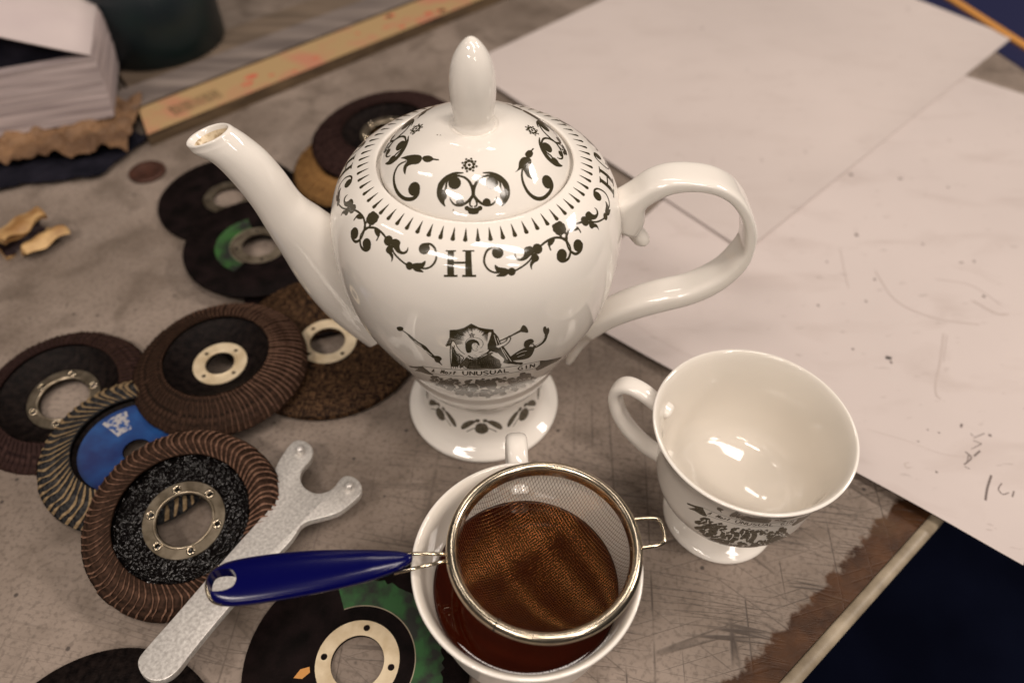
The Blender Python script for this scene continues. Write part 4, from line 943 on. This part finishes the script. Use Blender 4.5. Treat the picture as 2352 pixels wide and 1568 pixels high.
# ------------------------------------------------------------------ abrasive discs
def holed_ring(r0, r1, nh, rh, rp, z0, z1, a0=0.0, n=56):
    loops = [circ(r1, n), circ(r0, n)] + [circ(rh, 14, (rp * math.cos(a0 + 2 * PI * k / nh), rp * math.sin(a0 + 2 * PI * k / nh))) for k in range(nh)]
    return plate(loops, z0, z1)
def flap_disc(label, c, tilt, R, rin, hin, hout, bulge, nfl, mflap, medge, mback, ring=None, mring=None, rh=(6, .16), label_mat=None, rlab=None, skew=0.10, lift=0.09, rbore=1.35, hc=0.35, seed=0, wob=0.0, group='grinding discs piled on the bench', rot=0.0, width=2.3, back=True, ra0=0.3, edge=0.15):
    q = tiltq(*tilt) if tilt else Quaternion()
    t = thing('flap_disc', label, 'flap disc', c, q @ Quaternion((0, 0, 1), rot), group)
    rg = ring[1] if ring else rbore + 0.5
    prof = [(rbore, hc - 0.16), (rg, hc - 0.20), (rin - 0.2, hin - 0.55), (R * 0.80, max(0.0, hout - 0.35)), (R * 0.955, 0.0), (R * 0.975, 0.10), (R * 0.955, 0.22), (R * 0.80, hout - 0.12), (rin, hin - 0.18), (rin - 0.10, hin - 0.22), (rin - 0.35, hin - 0.42), (rg + 0.25, hc + 0.02), (rg, hc), (rbore, hc), (rbore, hc - 0.16)]
    if mback is M_GLIT: prof = catmull(prof, 2)
    o = obj('backing_plate', *revolve([tuple(p) for p in prof], 96), mback, t); smooth_by_angle(o, 50)
    if label_mat:
        o = obj('paper_label', *revolve([(rbore + .02, hc + 0.012), (rg + .2, hc + .03), (rlab, hin - 0.30)], 96), label_mat, t)
        V, F = [], []
        for i in range(13):
            a = rad(118 + 30 * i / 12)
            for j in range(7):
                r_ = 1.55 + 1.25 * j / 6; V.append((r_ * math.cos(a), r_ * math.sin(a), float(np.interp(r_, [rbore, rg + .2, rlab], [hc + .012, hc + .03, hin - .30])) + .012))
        for i in range(12):
            for j in range(6): q0 = i * 7 + j; F.append((q0, q0 + 1, q0 + 8, q0 + 7))
        obj('worn_silver_print', V, F, M_SILVERP, o)
    if ring:
        o = obj('metal_ring', *holed_ring(ring[0], ring[1], rh[0], rh[1], (ring[0] + ring[1]) / 2, hc + 0.01, hc + 0.09, ra0), mring, t); smooth_by_angle(o, 40)
        obj('ring_lip', *revolve([(ring[0], hc + .08), (ring[0] + .05, hc + .16), (ring[0] + .12, hc + .16), (ring[0] + .16, hc + .085)], 64), mring, o)
        if mring is M_RINGST:
            for k in range(rh[0]):
                a = ra0 + 2 * PI * k / rh[0]; rp = (ring[0] + ring[1]) / 2
                obj('rivet_eye', *revolve([(rh[1], hc + .07), (rh[1] + .02, hc + .15), (rh[1] + .09, hc + .15), (rh[1] + .12, hc + .085)], 16, (rp * math.cos(a), rp * math.sin(a), 0)), M_STEEL, o)
    # flaps: overlapping strips of abrasive cloth, each its own piece
    rn = random.Random(seed); variants = []
    dth = 2 * PI / nfl
    for vv in range(4):
        nr, na = 9, 3; V, F = [], []; p1_, p2_ = rn.uniform(0, 6), rn.uniform(0, 6); wv = [0.7 * math.sin(i * 0.9 + p1_) + 0.45 * math.sin(i * 1.9 + p2_) + rn.uniform(-.2, .2) for i in range(nr + 1)]
        for layer in (0, 1):
            for i in range(nr + 1):
                t_ = i / nr; r_ = rin + (R - rin) * t_
                for j in range(na + 1):
                    w_ = j / na
                    a = dth * (width * w_) + skew * math.sin(PI * t_ * 0.9) + (wob * wv[i] * dth if j == 0 else 0) - (edge * dth * (1 + .35 * wv[i]) if (j == 0 and not layer) else 0)
                    z = hin + (hout - hin) * t_ + bulge * (math.sin(PI * min(1, t_ * 0.86 + 0.07)) ** 0.8) + lift * (1 - w_) ** 1.5 * 1.0 + (0 if layer else -0.07)
                    if t_ > 0.9: z -= 0.25 * (t_ - 0.9) / 0.1
                    V.append((r_ * math.cos(a), r_ * math.sin(a), z))
        m_ = (nr + 1) * (na + 1)
        fm = []
        for i in range(nr):
            for j in range(na):
                q0 = i * (na + 1) + j
                F.append((q0, q0 + 1, q0 + na + 2, q0 + na + 1)); fm.append(0)
                F.append((m_ + q0, m_ + q0 + na + 1, m_ + q0 + na + 2, m_ + q0 + 1)) if False else None
        F = [f for f in F if f]
        for i in range(nr):   # leading edge
            q0 = i * (na + 1); F.append((q0, q0 + na + 1, m_ + q0 + na + 1, m_ + q0)); fm.append(1)
        for j in range(na):   # outer end
            q0 = nr * (na + 1) + j; F.append((q0, q0 + 1, m_ + q0 + 1, m_ + q0)); fm.append(0)
            q0 = j; F.append((q0, m_ + q0, m_ + q0 + 1, q0 + 1)); fm.append(0)
        me = bpy.data.meshes.new('flap'); me.from_pydata([(v[0] * S, v[1] * S, (v[2]) * S) for v in V], [], F)
        me.materials.append(mflap); me.materials.append(medge); me.polygons.foreach_set('material_index', fm); me.update(); variants.append(me)
    for k in range(nfl):
        o = bpy.data.objects.new('flap', variants[rn.randrange(4)]); COL.objects.link(o); o.parent = t
        o.rotation_euler = (rn.uniform(-.006, .006), rn.uniform(-.006, .006), k * dth + rn.uniform(-.15, .15) * dth); s_ = 1 + rn.uniform(-.006, .006); o.scale = (s_, s_, 1)
    return t
def flat_disc(label, c, tilt, R, th, mat, ring, mring, nh=4, rh=0.16, lab=None, ra0=0.3, group='grinding discs piled on the bench', dish=0.0, extra=None, rot=0.0, name='cutting_disc', rbore=None, cat='grinding disc'):
    t = thing(name, label, cat, c, (tiltq(*tilt) if tilt else Quaternion()) @ Quaternion((0, 0, 1), rot), group)
    r0 = rbore or ring[0]
    prof = [(r0, 0), (R - .05, 0), (R, 0.05), (R, th - 0.05), (R - 0.06, th), (R * .62, th), (R * .5, th - dish), (r0, th - dish), (r0, 0)]
    o = obj('wheel', *revolve(prof, 128), mat, t); smooth_by_angle(o, 40)
    if ring:
        o = obj('centre_ring', *holed_ring(ring[0] - .02, ring[1], nh, rh, (ring[0] + ring[1]) / 2, th - dish + .004, th - dish + .05, ra0), mring, t, smooth=False)
    if lab:
        r1, r2, a0, a1, lm = lab; n = 60; V, F = [], []
        rn = random.Random(5); K = 6
        for i in range(n + 1):
            a = a0 + (a1 - a0) * i / n; rr = r2 * (1 + rn.uniform(-.035, .03)) if lm is M_GREEN else r2
            for j in range(K + 1):
                r_ = r1 + (rr - r1) * j / K
                zz = th - dish if r_ < R * .5 else (th - dish + dish * min(1, (r_ - R * .5) / (R * .12)))
                V.append((r_ * math.cos(a), r_ * math.sin(a), zz + 0.006))
        for i in range(n):
            for j in range(K): q0 = i * (K + 1) + j; F.append((q0, q0 + 1, q0 + K + 2, q0 + K + 1))
        lb = obj('paper_label', V, F, lm, t, smooth=False)
        zz = th - dish + 0.012
        V = []; F = []
        for i in range(n + 1):
            a = a0 + (a1 - a0) * i / n; V += [((r1 - .03) * math.cos(a), (r1 - .03) * math.sin(a), zz), ((r1 + .02) * math.cos(a), (r1 + .02) * math.sin(a), zz)]
        for i in range(n): F.append((2 * i, 2 * i + 1, 2 * i + 3, 2 * i + 2))
        obj('label_border', V, F, M_EDGE, lb, smooth=False)
    if extra: extra(t, th - dish)
    return t
# bottom left pile
flap_disc('black and tan striped flap disc with blue centre label under a brown one', tuple(PZ(318, 1040, 0.75)), (0.06, 0.0), 5.2, 3.25, 0.95, 0.25, 0.40, 62, M_FLAPD, M_FLAPT, M_BACK, None, None, label_mat=M_DBLUE, rlab=3.1, skew=0.16, lift=0.16, rbore=0.75, hc=0.30, seed=2, wob=0.17, width=2.0, edge=0.42)
d8c = PZ(428, 1198, 1.45)
flap_disc('worn brown flap disc with glittering black centre and metal ring under the spanner', tuple(d8c), (0.06, -0.20), 5.1, 3.45, 0.75, 0.30, 0.42, 78, M_FLAPB, M_FLAPE, M_GLIT, (1.42, 2.08), M_RINGST, (6, .13), skew=0.13, lift=0.13, rbore=1.42, hc=0.34, seed=4, wob=0.13, width=2.2, ra0=-0.1, edge=0.26)
flap_disc('brown flap disc with cream centre ring lying in the middle of the pile', tuple(PZ(512, 848, 1.3)), (0.0, -0.02), 5.25, 3.15, 1.45, 0.50, 0.12, 88, M_FLAPB, M_FLAPE, M_BACK, (0.88, 1.62), M_CREAM, (4, .13), skew=0.05, lift=0.05, rbore=0.85, hc=0.55, seed=6, wob=0.1, width=2.2, ra0=0.95)
flap_disc('plum brown flap disc with dull metal ring at the left edge', tuple(PZ(155, 925, 0.1)), (0.03, -0.10), 5.2, 3.5, 1.35, 0.45, 0.10, 84, M_FLAPP, M_FLAPB, M_BACK, (1.45, 2.1), M_RINGST, (6, .13), skew=0.05, lift=0.05, rbore=1.42, hc=0.45, seed=8, wob=0.1, width=2.2, ra0=0.6)
flat_disc('thick brown fibre grinding wheel with cream ring half under the teapot', tuple(PZ(755, 792, 0.45)), (0.02, -0.03), 5.95, 0.5, M_WEAVE, (1.15, 1.85), M_CREAM, 4, .14, dish=0.12, ra0=2.4, name='grinding_wheel')
flat_disc('black cutting disc with bright green label half hidden by the teapot spout', tuple(PZ(597, 568, 0.75)), (0.05, 0.0), 5.3, 0.3, M_CUT, (1.25, 1.95), M_RINGST, 4, .13, lab=(2.05, 3.1, rad(118), rad(250), M_GREEN2), dish=0.1, ra0=1.9)
flat_disc('plain black cutting disc with the bench showing through its bore', tuple(PZ(528, 458, 0.05)), (0, 0), 5.4, 0.3, M_CUT, (1.25, 1.95), M_RINGST, 4, .13, dish=0.08)
flat_disc('black cutting disc wedged beneath the teapot body and spout', tuple(PZ(735, 655, 0.1)), (0.0, 0.02), 5.2, 0.35, M_CUT, (1.25, 1.95), M_RINGST, 4, .13, dish=0.08)
flat_disc('black cutting disc with dark green print and cream ring beneath the strainer handle', tuple(PZ(823, 1524, 0.03)), (0, 0), 5.45, 0.30, M_CUT, (1.30, 2.02), M_CREAM, 4, .165, lab=(2.78, 4.15, rad(-70), rad(112), M_GREEN), dish=0.05, ra0=rad(82))
dk9 = [o for o in bpy.data.objects if o.get('label', '').startswith('black cutting disc with dark green print')][0]
q9 = PZ(823, 1524, .03)
V = [PZ(x, y, .345) - q9 for x, y in ((674, 1556), (690, 1536), (711, 1530), (712, 1543), (694, 1558))]
obj('orange_print', [(v[0], v[1], .318) for v in V], [tuple(range(5))], M_ORANGE, dk9, smooth=False)
flat_disc('black disc cropped by the lower left corner of the picture', tuple(PZ(212, 1790, 0.03)), (0, 0), 5.6, 0.4, M_BACK, (1.3, 2.0), M_RINGST, 4, .14, dish=0.05)
# pile behind the teapot
flat_disc('black grinding wheel at the bottom of the pile behind the teapot', tuple(PZ(812, 462, 0.05)), (0, 0), 6.0, 0.7, M_CUT, (1.3, 2.0), M_RINGST, 4, .14, dish=0.1, name='grinding_wheel')
flap_disc('ochre flap disc seen edge-on in the pile behind the teapot', tuple(PZ(838, 398, 0.8)), (-0.06, 0.0), 5.5, 3.3, 1.7, 1.1, 0.1, 80, M_FLAPO, M_FLAPO, M_BACK, (1.3, 2.0), M_RINGST, (4, .14), skew=0.05, lift=0.05, seed=11, wob=0.1, hc=0.5)
flap_disc('dark brown flap disc topmost in the pile behind the teapot', tuple(PZ(887, 312, 2.9)), (-0.10, -0.02), 6.0, 3.4, 0.95, 0.45, 0.08, 84, M_FLAPP, M_FLAPP, M_BACK, (1.3, 2.0), M_RINGST, (6, .14), skew=0.05, lift=0.04, seed=12, wob=0.1, hc=0.35)

# ------------------------------------------------------------------ things at the back of the bench
def slab(name, label, cat, pts, z0, z1, mtop, mside, parts=None, group=None):
    """pts: four world (x, y) of the top face"""
    b = np.array([*np.mean([p[:2] for p in pts], axis=0), z0]); t = thing(name, label, cat, tuple(b), None, group)
    P = [(p[0] - b[0], p[1] - b[1]) for p in pts]; V = [(x, y, 0) for x, y in P] + [(x, y, z1 - z0) for x, y in P]
    obj(parts[0] if parts else 'core', V, [(3, 2, 1, 0)] + [(i, (i + 1) % 4, 4 + (i + 1) % 4, 4 + i) for i in range(4)], mside, t, smooth=False)
    V2 = [(x * .998, y * .998, z1 - z0 + .01) for x, y in P] + [(x * .998, y * .998, z1 - z0 + .05) for x, y in P]
    obj(parts[1] if parts else 'top_face', V2, [(4, 5, 6, 7)] + [(i, (i + 1) % 4, 4 + (i + 1) % 4, 4 + i) for i in range(4)], mtop, t, smooth=False)
    return t, b
A0, A1, A2, A3 = PZ(317, 252, 1.1)[:2], PZ(337, 311, 1.1)[:2], PZ(847, 104, 1.1)[:2], PZ(847, 47, 1.1)[:2]
dA = (A2 - A1) / np.linalg.norm(A2 - A1); nA = np.array([-dA[1], dA[0]]); wA = float(np.dot(A0 - A1, nA))
far = 62
pA = [A1, A1 + dA * far, A1 + dA * far + nA * wA, A1 + nA * wA + dA * float(np.dot(A0 - A1, dA))]
ctn, bA = slab('long_carton', 'long narrow yellow carton printed in faded red with a smudged barcode', 'carton', pA, 0.0, 1.1, M_BARTOP, M_BARSIDE, ('carton_body', 'printed_lid'))
rn = random.Random(9); V, F = [], []
for k in range(26):
    p = A1 + dA * rn.uniform(6, 50) + nA * rn.uniform(.15, .85) * wA; a = rn.uniform(.25, .8); i0 = len(V)
    for i in range(9): V.append((p[0] - bA[0] + dA[0] * a * math.cos(i * .698) - dA[1] * a * .6 * math.sin(i * .698), p[1] - bA[1] + dA[1] * a * math.cos(i * .698) + dA[0] * a * .6 * math.sin(i * .698), 1.156))
    F.append(tuple(range(i0, i0 + 9)))
for k in range(26): obj('red_print', V[9 * k:9 * k + 9], [tuple(range(9))], M_REDP, ctn, smooth=False)
V, F = [], []
x = 0.0
while x < 4.6:
    w_ = rn.choice((.10, .16, .24)); p = A1 + dA * (3.2 + x) + nA * .25 * wA; i0 = len(V)
    for (a, b_) in ((0, 0), (w_, 0), (w_, wA * .38), (0, wA * .38)): q = p + dA * a + nA * b_; V.append((q[0] - bA[0], q[1] - bA[1], 1.158))
    F.append((i0, i0 + 1, i0 + 2, i0 + 3)); x += w_ + rn.choice((.08, .14))
obj('barcode', V, F, M_BARC, ctn, smooth=False)
g0 = pA[3] + nA * 0.25 - dA * 2.0
pB = [g0, g0 + dA * far, g0 + dA * far + nA * 3.6, g0 + nA * 3.6 + dA * .6]
slab('grey_plank', 'dull grey plank lying behind the long yellow carton', 'plank', pB, 0.0, 1.2, M_GREYBAR, M_BARSIDE, ('plank_body', 'plank_face'))
g1 = g0 + nA * 4.0 + dA * 3
pC = [g1, g1 + dA * far, g1 + dA * far + nA * 4.2, g1 + nA * 4.2 + dA * .6]
slab('brown_board', 'brown board farthest back behind the grey plank', 'board', pC, 0.0, 0.8, M_BROWNBAR, M_BARSIDE, ('board_body', 'board_face'))
# dark round tin
tb = PZ(366, 92, 0.8); tb[2] = 0.0
tr = 6.4
tin = thing('round_tin', 'dark teal round tin standing behind the white catalogue', 'tin', tuple(tb))
obj('tin_body', *revolve([(0, 0.9), (tr - .15, 0.9), (tr, 1.05), (tr, 8.0), (tr - .1, 8.1), (tr - .25, 8.0), (tr - .25, 1.3), (0, 1.3)], 72), M_TEALCAN, tin)
obj('tin_rim', *revolve([(tr - .25, 7.9), (tr - .25, 8.25), (tr + .08, 8.25), (tr + .08, 7.9)], 72), M_TEALCAN, tin, smooth=False)
# thick catalogue
bk = PZ(262, 268, 1.6); hgt = 5.3
cat_ = thing('thick_catalogue', 'thick white catalogue with curling pages at the top left', 'catalogue', tuple(bk), Quaternion((0, 0, 1), rad(17)))
nl = 46
for k in range(nl):
    z0 = hgt * k / nl; V, F = [], []; n = 16; off = 0.35 * math.sin(k / nl * 2.2) + rn.uniform(-.05, .05); 
    gap = 0.93 if k != 26 else 0.5
    zz = [z0 - .35 * math.sin(PI * i / n) + (0.9 * (k / nl) * ((i / n) ** 2) * -1.0) for i in range(n + 1)]
    for i in range(n + 1):
        x = -24 * i / n + (off if i == 0 else 0)
        for (y, dz) in ((off * .4, 0), (off * .4, hgt / nl * gap), (17, hgt / nl * gap), (17, 0)): V.append((x, y, zz[i] + dz))
    for i in range(n):
        for q in range(4): F.append((i * 4 + q, i * 4 + 4 + q, i * 4 + 4 + (q + 1) % 4, i * 4 + (q + 1) % 4))
    F.append((0, 1, 2, 3)); F.append((n * 4 + 3, n * 4 + 2, n * 4 + 1, n * 4))
    obj('page_bundle', V, F, M_PAGES if k % 9 not in (3,) else M_LEAF, cat_, smooth=False)
# lifted leaves
V, F = [], []; n = 14
for i in range(n + 1):
    t_ = i / n; x = 0.2 - 19 * t_; z = hgt + .1 + 9.5 * t_ ** 1.0 - .6 * math.sin(PI * t_)
    for (y, dz) in ((0.1, 0), (0.1, .14), (17, .14 + 1.0 * t_), (17, 1.0 * t_)): V.append((x, y, z + dz))
for i in range(n):
    for q in range(4): F.append((i * 4 + q, i * 4 + 4 + q, i * 4 + 4 + (q + 1) % 4, i * 4 + (q + 1) % 4))
F.append((0, 1, 2, 3)); F.append((n * 4 + 3, n * 4 + 2, n * 4 + 1, n * 4))
obj('lifted_pages', V, F, M_LEAF, cat_)
obj('gap_shade_wedge', [(0.0, 1.0, hgt + .05), (-19, 1.0, hgt - 1.2), (-19, 1.0, hgt + 8.9), (0.0, 16, hgt + .05), (-19, 16, hgt - 1.2), (-19, 16, hgt + 8.9)], [(0, 2, 1), (3, 4, 5), (0, 3, 5, 2), (0, 1, 4, 3), (1, 2, 5, 4)], M_BLACKCLOTH, cat_, smooth=False)  # dark wedge added to stand in for the shade under the lifted pages
# crumpled kraft paper under it and black cloth
def crumple(name, label, cat, outline, z, amp, mat, seed, nx=44, ny=26, edge=0.0):
    a, b_, c_, d_ = [np.array(p[:2]) for p in outline]; rr = random.Random(seed); V, F = [], []
    ph = [(rr.uniform(.6, 2.4), rr.uniform(.6, 2.4), rr.uniform(0, 6)) for _ in range(7)]
    for j in range(ny + 1):
        for i in range(nx + 1):
            u_, v_ = i / nx, j / ny; vv = v_
            if j == 0: vv = v_ - edge * (0.5 + .5 * math.sin(u_ * 13) * math.cos(u_ * 29 + 1) + .35 * abs(math.sin(u_ * 21)))
            p = (a * (1 - u_) + b_ * u_) * (1 - vv) + (d_ * (1 - u_) + c_ * u_) * vv
            h_ = sum(abs(math.sin(p[0] * q[0] + p[1] * q[1] * (1 if n_ % 2 else -1) + q[2])) for n_, q in enumerate(ph)) / 7
            V.append((p[0] , p[1], z + amp * (h_ - .35)))
    for j in range(ny):
        for i in range(nx): q = j * (nx + 1) + i; F.append((q, q + 1, q + nx + 2, q + nx + 1))
    o = obj(name, V, F, mat, smooth=False); tag(o, label, cat)
    md = o.modifiers.new('thick', 'SOLIDIFY'); md.thickness = 0.0006
    return o
crumple('crumpled_kraft_paper', 'crumpled brown kraft paper sticking out from under the catalogue', 'paper', [PZ(-40, 372, .8), PZ(300, 338, .8), PZ(330, 225, 1.2), PZ(-20, 240, 1.2)], 1.0, 1.5, M_KRAFT, 4, 46, 22, .16)
crumple('black_cloth', 'dark crumpled cloth under the kraft paper at the left edge', 'cloth', [PZ(-60, 432, .2), PZ(238, 404, .2), PZ(348, 318, .2), PZ(-60, 250, .2)], 0.38, .5, M_BLACKCLOTH, 8, 40, 24, .08)
# copper cap and torn tan scrap
cp = obj('copper_cap', *revolve([(0, 0), (1.35, 0), (1.45, .08), (1.45, .22), (1.35, .30), (1.0, .30), (.9, .24), (0, .24)], 40, tuple(PZ(339, 397, .05) * np.array([1, 1, 0]))), M_COPPER); tag(cp, 'small dark copper coloured cap lying near the spout', 'cap')
sb = PZ(80, 545, 0.5); sb[2] = 0.0
sc_ = thing('curled_scrap', 'curled tan scrap with dark groove at the left edge', 'scrap', tuple(sb))
rr_ = random.Random(5)
def curl_piece(name, org_, L_, R_, a0, a1, th_, ang, mats_):
    d = np.array((math.cos(ang), math.sin(ang), 0)); s_ = np.array((-d[1], d[0], 0)); V, F = [], []; nu, nv = 14, 22; ph_ = [rr_.uniform(0, 6) for _ in range(4)]
    for lay in (0, 1):
        for i in range(nu + 1):
            for j in range(nv + 1):
                u_, v_ = i / nu, j / nv; a = a0 + (a1 - a0) * (v_ + .05 * math.sin(u_ * 9 + ph_[0])); rr0 = R_ * (1 - .10 * (2 * u_ - 1) ** 2) * (1 + .06 * math.sin(5 * a + ph_[1]) + .05 * math.sin(u_ * 14 + ph_[2] + a)) - lay * th_ * (1 + .4 * math.sin(a * 3 + u_ * 6))
                p = d * (u_ - .5) * L_ * (1 + .10 * math.sin(a * 2.3 + ph_[3])) + s_ * rr0 * math.cos(a) + np.array((0, 0, rr0 * math.sin(a)))
                V.append(p + org_)
    m_ = (nu + 1) * (nv + 1); fm = []
    for i in range(nu):
        for j in range(nv):
            q = i * (nv + 1) + j; F.append((q, q + 1, q + nv + 2, q + nv + 1)); fm.append(0); F.append((m_ + q, m_ + q + nv + 1, m_ + q + nv + 2, m_ + q + 1)); fm.append(1)
    for i in range(nu):
        for j in (0, nv): q = i * (nv + 1) + j; F.append((q, q + nv + 1, m_ + q + nv + 1, m_ + q)); fm.append(0)
    for j in range(nv):
        for i in (0, nu): q = i * (nv + 1) + j; F.append((q, q + 1, m_ + q + 1, m_ + q)); fm.append(0)
    return obj(name, V, F, None, sc_, mats=mats_, fm=fm)
o_ = PZ(62, 545, 0.9) - sb
curl_piece('outer_curl', o_, 3.8, 1.45, rad(-65), rad(125), .55, rad(62), [M_SCRAP, M_SCRAPD])
o_ = PZ(108, 560, 0.5) - sb
curl_piece('inner_curl', o_, 3.1, 0.85, rad(-25), rad(150), .40, rad(52), [M_SCRAP, M_SCRAPD])
# blue board with orange edging at the far right corner
F0, F1 = PZ(2170, -10, .2)[:2], PZ(2420, 150, .2)[:2]
dF = (F1 - F0) / np.linalg.norm(F1 - F0); nF = np.array([-dF[1], dF[0]])
if nF[1] < 0: nF = -nF
fo = thing('edged_board', 'dark blue board with a thin orange edge beyond the paper sheets', 'board', (*F0, 0.0))
def quad(p, l, q0, q1, z0, z1):
    P = [p + nF * q0 - dF * 30, p + dF * l + nF * q0, p + dF * l + nF * q1, p + nF * q1 - dF * 30]
    return [(x[0] - F0[0], x[1] - F0[1], z0) for x in P] + [(x[0] - F0[0], x[1] - F0[1], z1) for x in P], [(3, 2, 1, 0), (4, 5, 6, 7)] + [(i, (i + 1) % 4, 4 + (i + 1) % 4, 4 + i) for i in range(4)]
obj('board_panel', *quad(F0, 60, -3.2, 30, 0, .10), M_FOLDER, fo, smooth=False)
obj('orange_edge', *quad(F0, 60, -0.4, 0.6, .102, .32), M_ORANGE, fo, smooth=False)
